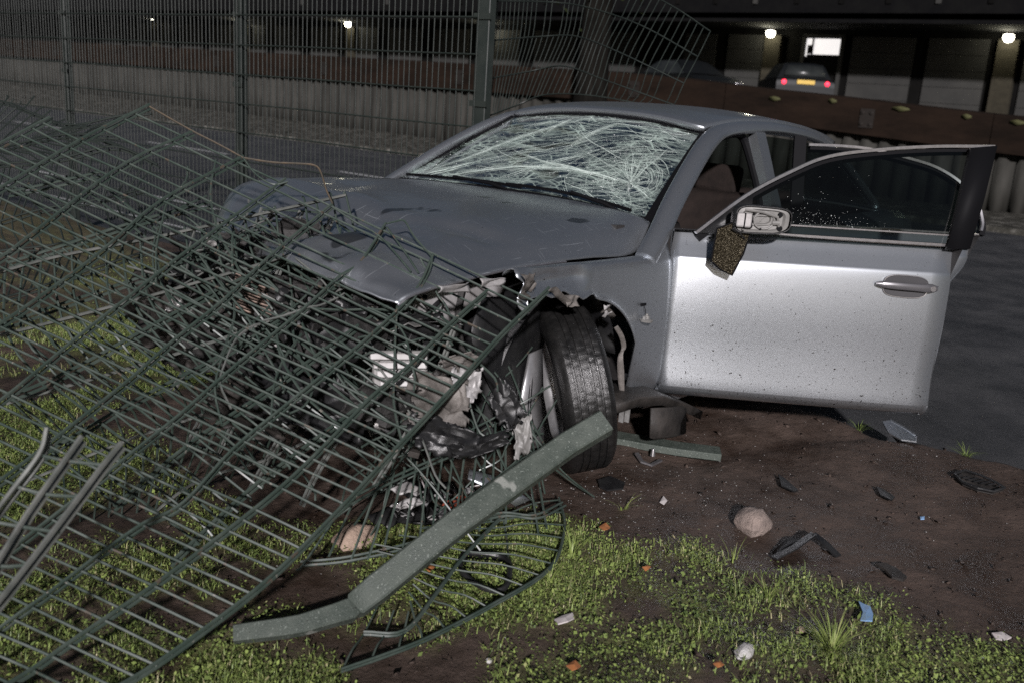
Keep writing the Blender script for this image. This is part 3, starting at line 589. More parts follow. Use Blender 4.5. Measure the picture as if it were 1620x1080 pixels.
# --- panel G: dark tangle farther back on the left
G_rails = [P_([(235, 172, 4.3), (120, 200, 4.4), (60, 185, 4.5), (0, 160, 4.6), (-80, 150, 4.7)]), P_([(190, 222, 4.25), (100, 221, 4.3), (0, 236, 4.4), (-80, 250, 4.5)]), P_([(250, 262, 4.1), (183, 234, 4.15), (107, 248, 4.2), (0, 262, 4.3), (-80, 275, 4.4)]),
           P_([(230, 300, 4.0), (90, 331, 4.1), (0, 352, 4.15), (-80, 372, 4.2)]), P_([(250, 345, 3.9), (100, 385, 4.0), (0, 400, 4.05), (-80, 420, 4.1)]), P_([(240, 400, 3.75), (120, 440, 3.8), (0, 470, 3.85), (-60, 480, 3.9)])]
mesh_panel('mesh_fence', 'dark crumpled mesh panel behind the fallen one at the far left', G_rails, m=M['fence_dimmed'], jit=.012, drop=.1, over=.3)

# --- the bent post lying over the flattened mesh
bp = np.array([at_z(958, 668, .46), at_z(900, 702, .40), at_z(720, 830, .24), at_z(563, 957, .062), at_z(553, 965, .056), at_z(470, 990, .04), at_z(370, 1003, .025)])
r = empty('bent_post', (bp[3][0], bp[3][1], 0)); tag(r, 'green square steel post bent and thrown down on the grass', 'fence post', 'green steel fence posts')
dirv = bp[2]-bp[0]; upv = np.cross(np.cross(dirv, CAM-bp[2]), dirv); upv /= np.linalg.norm(upv); upv = upv*.93+np.array([0, 0, .37])
b = MB(); path = np.concatenate([resample(bp[:4], n=14), resample(bp[3:5], n=3)[1:], resample(bp[4:], n=8)[1:]])
b.sweep(path-np.array(r.location), [(-.037, -.024), (-.032, -.029), (.032, -.029), (.037, -.024), (.037, .024), (.032, .029), (-.032, .029), (-.037, .024)], up=upv, scale=[1]*12+[1.03, .90, .72, .80]+list(np.linspace(.72, .60, len(path)-16)))
b.build('post', M['post'], r)
# --- flat green length of post under the sill
b = MB(); pp = [at_z(972, 690, .02), at_z(1060, 706, .02), at_z(1140, 716, .015)]
b.sweep(resample(pp, n=6), [(-.05, -.02), (.05, -.02), (.05, .012), (-.05, .012)])
tag(b.build('post_base', M['post'], bevel=.004), 'flat green broken post length on the soil under the car sill', 'fence post', 'green steel fence posts')

# ================================================================== CRASHED CAR (car frame: x forward, y left, z up)
car = empty('crashed_car'); tag(car, 'wrecked silver blue saloon car with smashed windscreen and open doors', 'car')
car.matrix_world = Matrix.Translation((0, 0, CDZ)) @ Matrix(CARM.tolist()).to_4x4()
def mir(G): G = np.array(G, float); G[..., 1] *= -1; return G[:, ::-1] if G.ndim == 3 else G
# ---- bonnet
hood = [[(-.605, .752, .962), (-.590, .690, .985), (-.580, .55, 1.000), (-.560, .35, 1.012), (-.545, .05, 1.018), (-.555, -.25, 1.015), (-.585, -.54, 1.006), (-.610, -.775, .990)],
        [(-.43, .800, .850), (-.42, .735, .930), (-.41, .60, .978), (-.40, .38, 1.004), (-.38, .05, 1.020), (-.38, -.25, 1.020), (-.39, -.55, 1.012), (-.40, -.765, .988)],
        [(-.10, .802, .842), (-.10, .725, .908), (-.10, .58, .962), (-.10, .36, .996), (-.10, .05, 1.012), (-.10, -.25, 1.014), (-.10, -.54, 1.010), (-.10, -.73, .992)],
        [(.18, .802, .836), (.18, .715, .893), (.18, .56, .942), (.18, .34, .975), (.20, .04, .990), (.20, -.26, .996), (.19, -.54, .994), (.18, -.71, .978)],
        [(.40, .800, .828), (.42, .70, .868), (.43, .55, .912), (.44, .33, .938), (.45, .03, .968), (.45, -.26, .985), (.44, -.53, .975), (.42, -.69, .955)],
        [(.62, .792, .800), (.64, .69, .838), (.66, .54, .872), (.68, .32, .892), (.68, .02, .900), (.62, -.26, .895), (.58, -.52, .855), (.54, -.67, .800)],
        [(.80, .778, .770), (.83, .67, .795), (.86, .52, .830), (.88, .30, .860), (.80, .0, .840), (.72, -.26, .810), (.66, -.50, .750), (.60, -.64, .690)],
        [(.86, .765, .735), (.90, .66, .750), (.93, .50, .770), (.95, .28, .800), (.85, -.02, .760), (.77, -.27, .715), (.70, -.48, .660), (.63, -.62, .610)]]
H = surf(hood, 8, 8)
def crease(p, a, b, dep, wd):
    a = np.array(a); b = np.array(b); q = p[:2]; t = min(1, max(0, (q-a)@(b-a)/((b-a)@(b-a)))); d = np.linalg.norm(q-a-t*(b-a)); return dep*math.exp(-(d/wd)**2)
for i in range(H.shape[0]):
    for j in range(H.shape[1]):
        p = H[i, j]; k = min(1, max(0, (p[0]+.15)/.9)); e = min(1, j/10)
        H[i, j, 2] += (k*.022*nz(p, 4.5)+k*k*.016*(.5-abs(nz(p, 8, 4)))+k**3*.007*nz(p, 22, 4)+.004*nz(p, 3, 8))*(.35+.65*e)
        H[i, j, 2] += e*(crease(p, (.30, .62), (.62, .10), -.016, .05)+crease(p, (.42, .45), (.35, -.5), .014, .06)+crease(p, (.05, -.35), (.38, -.12), -.012, .07)+crease(p, (.55, .2), (.8, -.4), -.03, .06)+crease(p, (.62, .5), (.85, .35), .02, .04))
b = MB(); b.grid(H); b.build('bonnet', M['paint_scratched'], car, solid=.006, offset=-1)
# bonnet underside lip, bright torn edge
b = MB(); b.tube(H[20:, 0]-[0, 0, .006], .0045, n=6); b.build('bonnet_edge', M['chrome'], car)
# ---- windscreen: param (u: left->right, v: bottom->top)
ws = [[(-.625, .715, .965), (-.585, .40, .998), (-.565, .0, 1.010), (-.592, -.44, .998), (-.630, -.800, .986)],
      [(-.845, .665, 1.100), (-.80, .37, 1.138), (-.78, .0, 1.150), (-.80, -.39, 1.140), (-.850, -.722, 1.114)],
      [(-1.085, .615, 1.245), (-1.045, .33, 1.283), (-1.03, .0, 1.296), (-1.045, -.34, 1.284), (-1.085, -.640, 1.252)],
      [(-1.285, .570, 1.352), (-1.265, .30, 1.388), (-1.255, .0, 1.400), (-1.265, -.30, 1.388), (-1.275, -.580, 1.360)]]
WS = surf(ws, 16, 16); nv_, nu_ = WS.shape[:2]
IMP = [(.18, .36, .030), (.55, .55, .035), (.80, .35, .02)]
for i in range(nv_):
    for j in range(nu_):
        v, u = i/(nv_-1), j/(nu_-1); ed = min(1, 7*min(u, 1-u, v, 1-v))
        d = sum(a*math.exp(-((u-x)**2/.035+(v-y)**2/.05)) for x, y, a in IMP)
        WS[i, j] += np.array([-.55, 0, -.83])*(d*ed)+np.array([0, 0, 1])*.005*nz(WS[i, j], 9)*ed
wsn = np.array([.55, 0, .83])
b = MB(); b.grid(WS); wso = b.build('windscreen', M['glass_ws'], car)
at = wso.data.attributes.new('uvw', 'FLOAT_VECTOR', 'POINT'); at.data.foreach_set('vector', np.array([(j/(nu_-1)*1.4, i/(nv_-1)*.85, 0) for i in range(nv_) for j in range(nu_)], dtype=np.float32).ravel())
def wsp(u, v, off=.002):
    u = min(.9999, max(0, u))*(nu_-1); v = min(.9999, max(0, v))*(nv_-1); i, j = int(v), int(u); a, c = v-i, u-j
    return (WS[i, j]*(1-c)+WS[i, j+1]*c)*(1-a)+(WS[i+1, j]*(1-c)+WS[i+1, j+1]*c)*a+wsn*off
def ribbon(bm, uv, wd):
    P = np.array([wsp(u, v) for u, v in uv])
    if len(P) < 3: return
    T = np.gradient(P, axis=0); S = np.cross(T, wsn); S /= np.linalg.norm(S, axis=1)[:, None]+1e-9
    k = len(P); w_ = (wd*np.sin(np.linspace(.25, math.pi-.15, k)))[:, None]
    bm.add(np.concatenate([P-S*w_, P+S*w_]), [(i, i+1, k+i+1, k+i) for i in range(k-1)])
I0 = np.array([.155, .34])
def field(u, v):
    flow = np.array([-.80, .40+.45*(u-.4)-.6*(v-.45)+.16*math.sin(u*5+v*2)])
    rel = np.array([u, v])-I0; r = math.hypot(rel[0]*1.2, rel[1]*.8); tan = np.array([-rel[1]*.75, rel[0]*1.3]); tan /= np.linalg.norm(tan)+1e-6
    if tan@flow < 0: tan = -tan
    k = .75*math.exp(-(r/.17)**2); f_ = flow/np.linalg.norm(flow)*(1-k)+tan*k; return f_/np.linalg.norm(f_)
cb = MB()
for n in range(260):
    if random.random() < .18: u, v = random.gauss(.22, .13), random.gauss(.45, .25)
    else: u, v = random.random()**.9, random.random()
    L = random.uniform(.10, .60)*random.uniform(.4, 1); st = .018; uv = []
    dev = random.gauss(0, .16)+random.choice([0, 0, 0, 0, .7, -.6])
    for _ in range(int(L/st)):
        if not (.015 < u < .985 and .02 < v < .98): break
        uv.append((u, v)); f_ = field(u, v); a = dev+.10*nz((u, v, 0), 7, n); c_, s_ = math.cos(a), math.sin(a)
        u += st*(f_[0]*c_-f_[1]*s_); v += st*1.7*(f_[0]*s_+f_[1]*c_)
    if len(uv) > 3: ribbon(cb, uv, random.choice([.0006, .0008, .001, .0012, .0016]))
for n in range(62):          # star cracks at the driver side
    a = random.uniform(0, 2*math.pi); L = random.uniform(.05, .34)*random.uniform(.5, 1); uv = []
    for t in np.linspace(.005, L, 10): aa = a+.12*nz((t, 0, 0), 8, n); uv.append((I0[0]+t*math.cos(aa)*.8, I0[1]+t*math.sin(aa)*1.3))
    uv = [(u, v) for u, v in uv if .01 < u < .99 and .02 < v < .98]
    if len(uv) > 3: ribbon(cb, uv, random.choice([.0006, .0008, .0012]))
for n in range(60):         # ring cracks
    R_ = random.uniform(.03, .30); a0 = random.uniform(0, 6.28); da = random.uniform(.5, 1.9)
    uv = [(I0[0]+R_*math.cos(a)*.8*(1+.06*nz((a, 0, 0), 3, n)), I0[1]+R_*math.sin(a)*1.35) for a in np.linspace(a0, a0+da, 14)]
    uv = [(u, v) for u, v in uv if .01 < u < .99 and .02 < v < .98]
    if len(uv) > 3: ribbon(cb, uv, random.choice([.0008, .001]))
for (u0, v0, u1, v1, wd, bend) in [(.96, .03, .50, .97, .0022, .10), (.90, .05, .155, .34, .003, .12), (.93, .02, .72, .36, .004, .02), (.60, .97, .66, .62, .0018, .02), (.36, .97, .52, .45, .002, .04), (.155, .34, .70, .50, .0025, -.06), (.155, .34, .05, .22, .003, 0), (.62, .04, .30, .62, .002, .05)]:
    for s in range(9):
        o_ = random.gauss(0, .012); uv = [(u0+(u1-u0)*t+o_+.006*nz((t, s, 0), 7), v0+(v1-v0)*t+bend*math.sin(math.pi*t)+o_+.012*nz((t, s, 5), 6)) for t in np.linspace(random.uniform(0, .25), random.uniform(.7, 1), 18)]
        ribbon(cb, [(u, v) for u, v in uv if .01 < u < .99 and .01 < v < .985], wd*random.uniform(.3, .8))
o = cb.build('crack_lines', M['crack'], wso); tag(o, 'dense web of white cracks in the windscreen', kind='stuff')
fb = MB()
for n in range(520):
    u, v = (random.gauss(.2, .1), random.gauss(.38, .2)) if n % 3 == 0 else (random.random(), random.random())
    if not (.02 < u < .98 and .02 < v < .98): continue
    p = wsp(u, v, .004); s = random.uniform(.0012, .0034); a = random.uniform(0, 3.1); d1 = np.array([math.cos(a)*.8, math.sin(a), -.4*math.cos(a)])*s; d2 = np.cross(wsn+rng.normal(0, .3, 3), d1)*random.uniform(.4, 1)
    fb.add([p-d1, p-d2, p+d1, p+d2], [(0, 1, 2, 3)])
tag(fb.build('glass_flecks', M['fleck'], wso, smooth=False), 'bright splinters on the windscreen', kind='stuff')
# black seal round the glass
for nm, P, wd in (('seal', WS[:, 0]+[0, .012, 0], .020), ('seal', WS[:, -1]-[0, .012, 0], .020), ('seal', WS[-1]+[-.01, 0, .004], .018), ('seal', WS[0]+[.014, 0, -.004], .024)):
    b = MB(); b.sweep(P, [(-wd, -.006), (wd, -.006), (wd, .006), (-wd, .006)], up=wsn); b.build(nm, M['black_trim'], wso)
b = MB(); b.grid([WS[0]+[.0, 0, -.012], WS[0]+[.05, 0, -.03], WS[0]+[.10, 0, -.07]]); b.build('cowl', M['plastic'], car, solid=.01)
for uu in ((.97, .46), (.52, .06)):
    P = np.array([wsp(u, .035+.02*math.sin((u-uu[1])*5), .016) for u in np.linspace(uu[0], uu[1], 12)]); b = MB(); b.sweep(P, [(-.005, -.005), (.005, -.005), (.003, .006), (-.003, .006)], up=wsn)
    P2 = np.array([wsp(uu[1]+.02, .0, .004), wsp(uu[1]+.10, .01, .028), wsp((uu[0]+uu[1])/2, .045, .03)]); b.tube(P2, .008, n=6); b.build('wiper', M['black_trim'], car)
# ---- roof
rf = []
for x, zc, ye, ze in [(-1.268, 1.405, .575, 1.357), (-1.33, 1.424, .585, 1.378), (-1.55, 1.455, .600, 1.412), (-1.9, 1.475, .610, 1.432), (-2.3, 1.470, .605, 1.428), (-2.7, 1.440, .585, 1.400), (-2.95, 1.405, .565, 1.365)]:
    rf.append([(x-.02*(abs(k) > .9), k*ye, zc+(ze-zc)*abs(k)**2.4) for k in (1, .9, .6, .25, -.25, -.6, -.9, -1)])
b = MB(); b.grid(surf(rf, 5, 4)); b.build('roof', M['paint'], car, solid=.03, offset=-1)
# ---- A pillars and cant rails, B pillars
prof = [(.046*math.cos(t)+.0, .028*math.sin(t)) for t in np.linspace(0, 2*math.pi, 13)[:-1]]
for s in (1, -1):
    P = crom([(-.40, .872*s, .835), (-.545, .838*s, .938), (-.72, .785*s, 1.055), (-.98, .715*s, 1.212), (-1.20, .660*s, 1.322), (-1.38, .632*s, 1.375), (-1.65, .635*s, 1.408), (-2.0, .642*s, 1.420), (-2.45, .632*s, 1.402), (-2.80, .620*s, 1.345), (-3.15, .650*s, 1.20), (-3.45, .70*s, 1.03)], 5)
    b = MB(); b.sweep(P, prof, up=(0, .35*s, 1)); b.build('pillar', M['paint'], car)
    P = crom([(-1.62, .845*s, .30), (-1.64, .86*s, .60), (-1.66, .845*s, .92), (-1.69, .745*s, 1.17), (-1.71, .650*s, 1.385)], 4)
    b = MB(); b.sweep(P, [(-.05, -.03), (.05, -.03), (.055, .02), (-.055, .02)], up=(0, s, .2)); b.build('pillar', M['paint'], car)
# inner black frame of the driver opening
P = crom([(-.60, .795, .93), (-.78, .752, 1.045), (-1.02, .690, 1.190), (-1.24, .632, 1.300), (-1.42, .606, 1.345), (-1.62, .605, 1.365), (-1.655, .66, 1.25), (-1.63, .755, 1.05), (-1.60, .81, .85)], 4)
b = MB(); b.tube(P, .020, n=8); b.build('door_seal', M['black_trim'], car)
# ---- fenders
def fender(s, x1, torn):
    cols = []; xs = np.linspace(-.555, x1, 44)
    he = H[:, 0] if s > 0 else mir(H[:, -1:])[:, 0]*np.array([1, 1, 1])
    for x in xs:
        if x < -.43: k = (x+.555)/.125; top = np.array([x, .835-.017*k, .955-.10*k**1.0])
        else: top = np.array([x, .823, np.interp(x, [-.43, -.10, .18, .40, .62, .8], [.852, .842, .836, .828, .800, .770])-.012])
        zc = .828; xr = x-.03; ra = .375
        zb = .235 if xr < -.345 else .335+math.sqrt(max(.004, ra*ra-xr*xr))
        if torn and x > -.02: zb = max(zb, .70)+.045*min(1, (x+.02)/.2)+.024*nz((x, 0, 0), 17)
        if x > .40: zb = .70 if torn else .30
        zb = min(zb, zc-.012); lip = .012 if -.36 < xr < .4 else 0
        col = [top, (x, .866, (top[2]+zc)/2+.014), (x, .893, zc+.010), (x, .903, zc-.012)]
        for t in (.15, .35, .6, .85, 1.0):
            z = zc-.012+(zb-zc+.012)*t; col.append((x, .903+.016*math.sin(math.pi*min(1, (zc-z)/.62))-(.03 if z < .28 else 0)+lip*(t > .9), z))
        col = [np.array(p)+np.array([0, 1, 0])*(torn*(.016*max(0, (x+.2))/.5*nz(p, 9)+.03*crease(np.array([p[0], p[2]]), (.1, .80), (.34, .79), -1, .035))) for p in col]
        if torn and x > .26: col = [p_+np.array([.5*(x-.26)*(nz((0, p_[2], 0), 24)+.5*nz((0, p_[2], 0), 60, 2)), .25*(x-.26)*nz((0, p_[2], 0), 30, 5), 0])-np.array([0, 0, 0]) for p_ in col]
        cols.append(col)
    G = np.array(cols); G[..., 1] *= s
    b = MB(); b.grid(crom(np.swapaxes(G, 0, 1), 2)); return b.build('fender', M['paint'], car, solid=.004)
fl = fender(1, .44, 1); fender(-1, .36, 0)
# torn lips of the arch, bent outwards
for L in ([(985, 632), (985, 590), (983, 560), (988, 548), (984, 530), (975, 515)], [(972, 500), (962, 488), (955, 492), (966, 482)], [(905, 478), (893, 470), (885, 462), (878, 455), (868, 458)], [(845, 445), (835, 455), (828, 462), (838, 470)]):
    P = np.array([c_y(*p, .925) for p in L]); b = MB(); G = [P, P+np.array([.012, .014, .004]), P+np.array([.02, .0, -.012])+rng.normal(0, .004, P.shape)]; b.grid(surf(G, 2, 3)); b.build('torn_lip', M['beige'], car, solid=.002)
for (px, py, sx, sz) in [(832, 446, .035, .03), (955, 490, .022, .02), (715, 455, .07, .012), (775, 446, .06, .014), (900, 476, .035, .02)]:
    c = c_y(px, py, .915); b = MB(); b.grid(surf([[c+np.array([(-i)*sx, .02*nz(c, 30, i+k)+.012, -k*sz+.01*nz(c, 20, i*3+k)]) for i in (-1, -.5, 0, .5, 1)] for k in (-1, -.3, .3, 1)], 3, 3)); b.build('torn_metal', M['beige'] if px in (832, 900) else M['bare_light'], car, solid=.002)
# side repeater dangling from its slot
sc_ = c_y(1018, 482, .925); b = MB(); b.box(sc_, (.034, .006, .010)); b.build('repeater_slot', M['black_trim'], car)
b = MB(); b.tube([sc_, sc_+[.0, .012, -.02], sc_+[-.004, .014, -.042]], .0016, n=5); b.build('repeater_cable', M['black_trim'], car)
b = MB(); c = sc_+[-.006, .018, -.058]; b.lathe([(0, -.012), (.024, -.008), (.028, 0), (.012, .004), (.011, .016), (.005, .017), (.005, .024), (0, .024)], n=14, axis='z', c=c); b.box(c+[.014, 0, .008], (.012, .012, .012)); b.build('side_repeater', M['plastic_grey'], car)
# ---- underbody, sills, firewall, boot
b = MB(); b.box((-1.75, 0, .24), (2.7, 1.55, .10)); b.box((-.42, 0, .62), (.06, 1.45, .66)); b.build('floor_pan', M['dash'], car)
for s in (1, -1):
    b = MB(); b.sweep([(-.50, .835*s, .26), (-1.2, .85*s, .26), (-2.0, .85*s, .26), (-2.52, .835*s, .26)], [(-.06, -.06), (.05, -.06), (.06, .02), (.03, .07), (-.06, .07)]); b.build('sill', M['paint'], car)
# broken plastic sill cover hanging under the door
P0 = c_y(985, 632, .93); b = MB()
for L, wd in (([(972, 640, .99), (1010, 628, 1.0), (1050, 626, 1.01), (1090, 640, 1.0), (1110, 650, .98)], .10),):
    T = np.array([c_y(*p) for p in L]); b.grid(np.array([T+[0, -.16, .03], T, T+[0, .003, -.004], T+[.0, -.004, -.038]]))
b.build('sill_cover', M['plastic_dirty'], car, solid=.006)
T = np.array([c_y(*p) for p in [(1030, 645, 1.0), (1028, 692, 1.0), (1035, 694, 1.0)]]); T2 = np.array([c_y(*p) for p in [(1085, 640, 1.0), (1084, 684, 1.0), (1080, 686, 1.0)]])
b = MB(); b.grid([T, T*.5+T2*.5+[0, .01, 0], T2]); b.build('sill_cover', M['plastic_dirty'], car, solid=.008)
for x_ in (966, 984, 993):
    p = c_y(x_, 650, .93); b = MB(); b.box(p, (.006, .02, .09)); b.build('bracket', M['bare'], car)
def quarter(s):
    cols = []
    for x in np.linspace(-2.56, -3.98, 46):
        xr = x+2.888; zt = np.interp(x, [-3.98, -3.8, -3.4, -2.56], [.93, .985, 1.005, .975]); zb = .26
        if abs(xr) < .365: zb = .335+math.sqrt(.372**2-xr*xr)
        zb = min(zb, .80); yo = .91-.10*max(0, (-3.5-x)/.48)**2
        cols.append([(x, (yo-.11), zt), (x, yo-.03, zt-.05), (x, yo-.006, zt-.13)]+[(x, yo+.012*math.sin(3*t), zt-.13+(zb-zt+.13)*t) for t in (.3, .6, .85, 1)])
    G = np.array(cols); G[..., 1] *= s; b = MB(); b.grid(G); b.build('quarter_panel', M['paint'], car, solid=.004)
quarter(1); quarter(-1)
b = MB(); b.grid(surf([[(-3.42, k*.78, .985+.03*(1-k*k)), (-3.7, k*.78, .985+.035*(1-k*k)), (-3.93, k*.76, .955+.03*(1-k*k)), (-4.0, k*.74, .86), (-4.0, k*.76, .62)] for k in (-1, -.6, 0, .6, 1)], 4, 4)); b.build('boot_lid', M['paint'], car, solid=.01)
b = MB(); b.grid(surf([[(-2.93, k*.56, 1.395-.04*k*k), (-3.15, k*.60, 1.24-.03*k*k), (-3.45, k*.66, 1.02)] for k in (-1, -.5, 0, .5, 1)], 4, 4)); b.build('rear_window', M['glass_rear'], car)
b = MB(); b.grid(surf([[(-3.95, k*.86, .62), (-4.04+.1*abs(k)**4, k*.88, .58), (-4.05+.1*abs(k)**4, k*.88, .40), (-3.98, k*.84, .26)] for k in (-1, -.8, -.3, .3, .8, 1)], 4, 4)); b.build('rear_bumper', M['paint'], car, solid=.01)
for s in (1, -1):
    b = MB(); b.box((-3.97, s*.72, .78), (.08, .28, .16)); b.build('rear_light', M['red_lens'], car, bevel=.02)
# closed doors of the far side
for x0, x1 in ((-.56, -1.64), (-1.68, -2.54)):
    b = MB(); b.grid([[(x, -(.895+.02*math.sin(3*(z-.25)/.7)-(.05 if z > .9 else 0)), z) for z in (.26, .34, .5, .7, .84, .88, .95)] for x in np.linspace(x0, x1, 8)]); b.build('closed_door', M['paint'], car, solid=.01)
    b = MB(); b.grid([[(x, -.85, .955), (x, -.845+.21*.9, max(.97, min(1.36, .95+(x0 == -.56)*(-x-.56)*.62+(x0 != -.56)*.41)))] for x in np.linspace(x0-.03, x1+.03, 8)]); b.build('side_window', M['glass_rear'], car)
# ---- interior
b = MB(); b.grid(surf([[(-.62, y, .955), (-.80, y, .975), (-.98, y, .945), (-1.03, y, .80), (-.98, y, .55)] for y in (.68, .35, 0, -.35, -.68)], 3, 3)); b.build('dashboard', M['dash'], car)
b = MB(); b.box((-.96, .0, .55), (.5, .22, .5)); b.build('centre_console', M['dash'], car, bevel=.03)
t_ = np.linspace(0, 2*math.pi, 25); b = MB(); Rw = rot('Y', math.radians(-28)); b.tube([np.array([-1.10, .38, .90])+Rw @ np.array([0, .185*math.cos(a), .185*math.sin(a)]) for a in t_], .015, n=8, caps=False); b.tube([(-1.10, .38, .90), (-1.02, .38, .92)], .07, n=10)
b.build('steering_wheel', M['plastic'], car)
def seat(x, y, rear=False):
    w_ = 1.25 if rear else .50
    b = MB(); b.grid(surf([[(x+.50, y+k*w_/2, .44), (x+.48, y+k*w_/2, .56-.02*k*k), (x+.25, y+k*w_/2, .56+.03*abs(k)), (x, y+k*w_/2, .53+.03*abs(k))] for k in (-1, -.8, 0, .8, 1)], 3, 3)); b.build('seat_cushion', M['fabric_tan'], car, solid=.08)
    b = MB(); b.grid(surf([[(x+.02+.04*abs(k), y+k*w_/2, .55), (x-.08+.05*abs(k), y+k*w_/2*1.02, .76), (x-.18+.05*abs(k), y+k*w_/2*.95, .95), (x-.24, y+k*w_/2*.75, 1.04)] for k in (-1, -.8, 0, .8, 1)], 3, 3)); b.build('seat_back', M['fabric_tan'], car, solid=.09)
    if not rear:
        b = MB(); b.box((x-.27, y, 1.13), (.08, .26, .16), rot('Y', -.2)); b.build('headrest', M['fabric_tan'], car, bevel=.03)
seat(-1.62, .38); seat(-1.62, -.38); seat(-2.55, 0, True)
# ---- wheels
def wheel(c, Rm, name='wheel', sy=1.0):
    r = empty(name, c); r.parent = car; r.matrix_local = Matrix.Translation(Vector(c)) @ Matrix(Rm.tolist()).to_4x4() @ Matrix.Diagonal((1, sy, 1, 1))
    prof = [(.215, -.105), (.235, -.118), (.275, -.122), (.305, -.116), (.322, -.100), (.3285, -.085)]
    for y0, y1 in ((-.085, -.060), (-.051, -.026), (-.018, .018), (.026, .051), (.060, .085)):
        prof += [(.323, y0-.001), (.330, y0), (.331, (y0+y1)/2), (.330, y1), (.323, y1+.001)]
    prof += [(.3285, .085), (.322, .100), (.305, .116), (.275, .122), (.235, .118), (.215, .105)]
    def md(k, i, rr): return rr-(.0014 if rr > .3295 and (k+int(i//5)*2) % 5 == 0 else 0)
    b = MB(); b.lathe(prof, n=300, mod=md); b.build('tyre', M['rubber'], r)
    b = MB(); b.lathe([(.218, -.108), (.205, -.10), (.185, -.06), (.180, .04), (.200, .09), (.222, .108), (.205, .100)], n=40)
    for k in range(7):
        a = 2*math.pi*k/7; R_ = rot('Y', a); b.box(R_ @ np.array([.115, .072, 0]), (.17, .03, .045), R_)
    b.lathe([(0, .085), (.05, .085), (.06, .06), (.06, .03)], n=16); b.build('rim', M['alloy'], r)
    b = MB(); b.lathe([(.06, -.02), (.155, -.02), (.155, -.045), (.06, -.045)], n=28); b.build('brake_disc', M['bare'], r)
    return r
wc = c_y(903, 612, .79); dl = math.radians(50)
Rw = np.array(Matrix.Rotation(math.radians(13), 3, Vector((math.cos(dl), math.sin(dl), 0)))) @ rotz(dl)
wheel(wc, Rw, sy=.80); wheel((0, -.78, .335), rot('Z', math.pi)@rotz(dl)); wheel((-2.888, .78, .335), np.eye(3)); wheel((-2.888, -.78, .335), rot('Z', math.pi))
# ---- open doors
def open_door(hinge, ang, front, rear, prof, frame, belt_z, skin_m, glass_m, slant, pillar=None, lbl=None):
    a = math.radians(ang); d = np.array([-math.cos(a), math.sin(a), 0]); n = np.array([math.sin(a), math.cos(a), 0]); h = np.array([hinge[0], hinge[1], 0.0])
    def P(s, t, z): return h+d*s+n*t+np.array([0, 0, z])
    fz, fs = zip(*front); rz_, rs = zip(*rear)
    G = []
    for z, t in prof:
        s0, s1 = np.interp(z, fz, fs), np.interp(z, rz_, rs); G.append([P(s0+(s1-s0)*k, t-.012*(2*k-1)**4-.02*(k > .995), z+slant*k*max(0, (z-.27)/.6)) for k in np.r_[np.linspace(0, 1, 26), 1.0]])
    G = np.array(G); b = MB(); b.grid(crom(G, 4)); dr = b.build('door', skin_m, car, solid=.012, offset=-1)
    if lbl: dr['label'] = lbl
    b = MB(); G2 = []
    for z in (prof[0][0]+.02, .4, .55, .7, .84, prof[-1][0]):
        s0, s1 = np.interp(z, fz, fs)+.02, np.interp(z, rz_, rs)-.02; G2.append([P(s0+(s1-s0)*k, -.085-.02*math.sin(3*k)*(z < .7), z+slant*k) for k in np.linspace(0, 1, 8)])
    b.grid(G2); b.grid([G2[-1], [P(np.interp(prof[-1][0], fz, fs)+k*(np.interp(prof[-1][0], rz_, rs)-np.interp(prof[-1][0], fz, fs)), -.015, prof[-1][0]+slant*k) for k in np.linspace(0, 1, 8)]])
    for e in (0, -1): b.grid([[g[e] for g in G2], [P(np.interp(z, fz, fs) if e == 0 else np.interp(z, rz_, rs)-.004, -.01, z+(slant if e else 0)) for z in (prof[0][0]+.02, .4, .55, .7, .84, prof[-1][0])]])
    b.build('inner_trim', M['dash'], dr)
    def lean(z): return -.02-.3*max(0, z-belt_z)
    fp = crom([P(s, lean(z), z) for s, z in frame], 6)
    b = MB(); b.sweep(fp+n*.006, [(-.006, -.010), (.006, -.010), (.006, .010), (-.006, .010)], up=n); b.build('chrome_strip', M['chrome'], dr)
    fi = crom([P(s+.012, lean(z)-.012, z-.024) for s, z in frame], 6)
    b = MB(); b.sweep(fi, [(-.014, -.016), (.014, -.016), (.014, .016), (-.014, .016)], up=n); b.build('window_frame', M['black_trim'], dr)
    return P, lean, dr
FRONT = [(.266, .005), (.375, -.014), (.645, -.02), (.909, -.016), (.96, -.01)]; REAR = [(.26, 1.167), (.42, 1.160), (.585, 1.165), (.86, 1.163), (.96, 1.196)]
PROF = [(.252, -.040), (.262, -.020), (.280, .004), (.296, .0155), (.305, .0180), (.33, .0186), (.38, .0170), (.44, .0162), (.50, .0172), (.56, .0200), (.62, .0230), (.68, .0245), (.74, .0238), (.79, .0215), (.825, .0185), (.842, .0150), (.856, .0065), (.90, -.022), (.935, -.043), (.952, -.054)]
FRAME = [(.077, .946), (.273, 1.111), (.453, 1.223), (.608, 1.298), (.82, 1.345), (1.057, 1.379), (1.307, 1.401)]
P, lean, door = open_door((-.57, .905), 49.8, FRONT, REAR, PROF, FRAME, .95, M['paint'], M['glass_door'], .028, lbl='open driver door, bright silver and mud speckled, window up')
fs_, fz_ = zip(*FRAME)
b = MB(); b.grid([[P(s, lean(.955+.028*s), .955+.028*s-.02), P(s, lean(np.interp(s, fs_, fz_)*.5+.48), (.96+np.interp(s, fs_, fz_))/2), P(s, lean(np.interp(s, fs_, fz_)), np.interp(s, fs_, fz_)-.01)] for s in np.linspace(.24, 1.22, 22)]); b.build('window_glass', M['glass_door'], door)
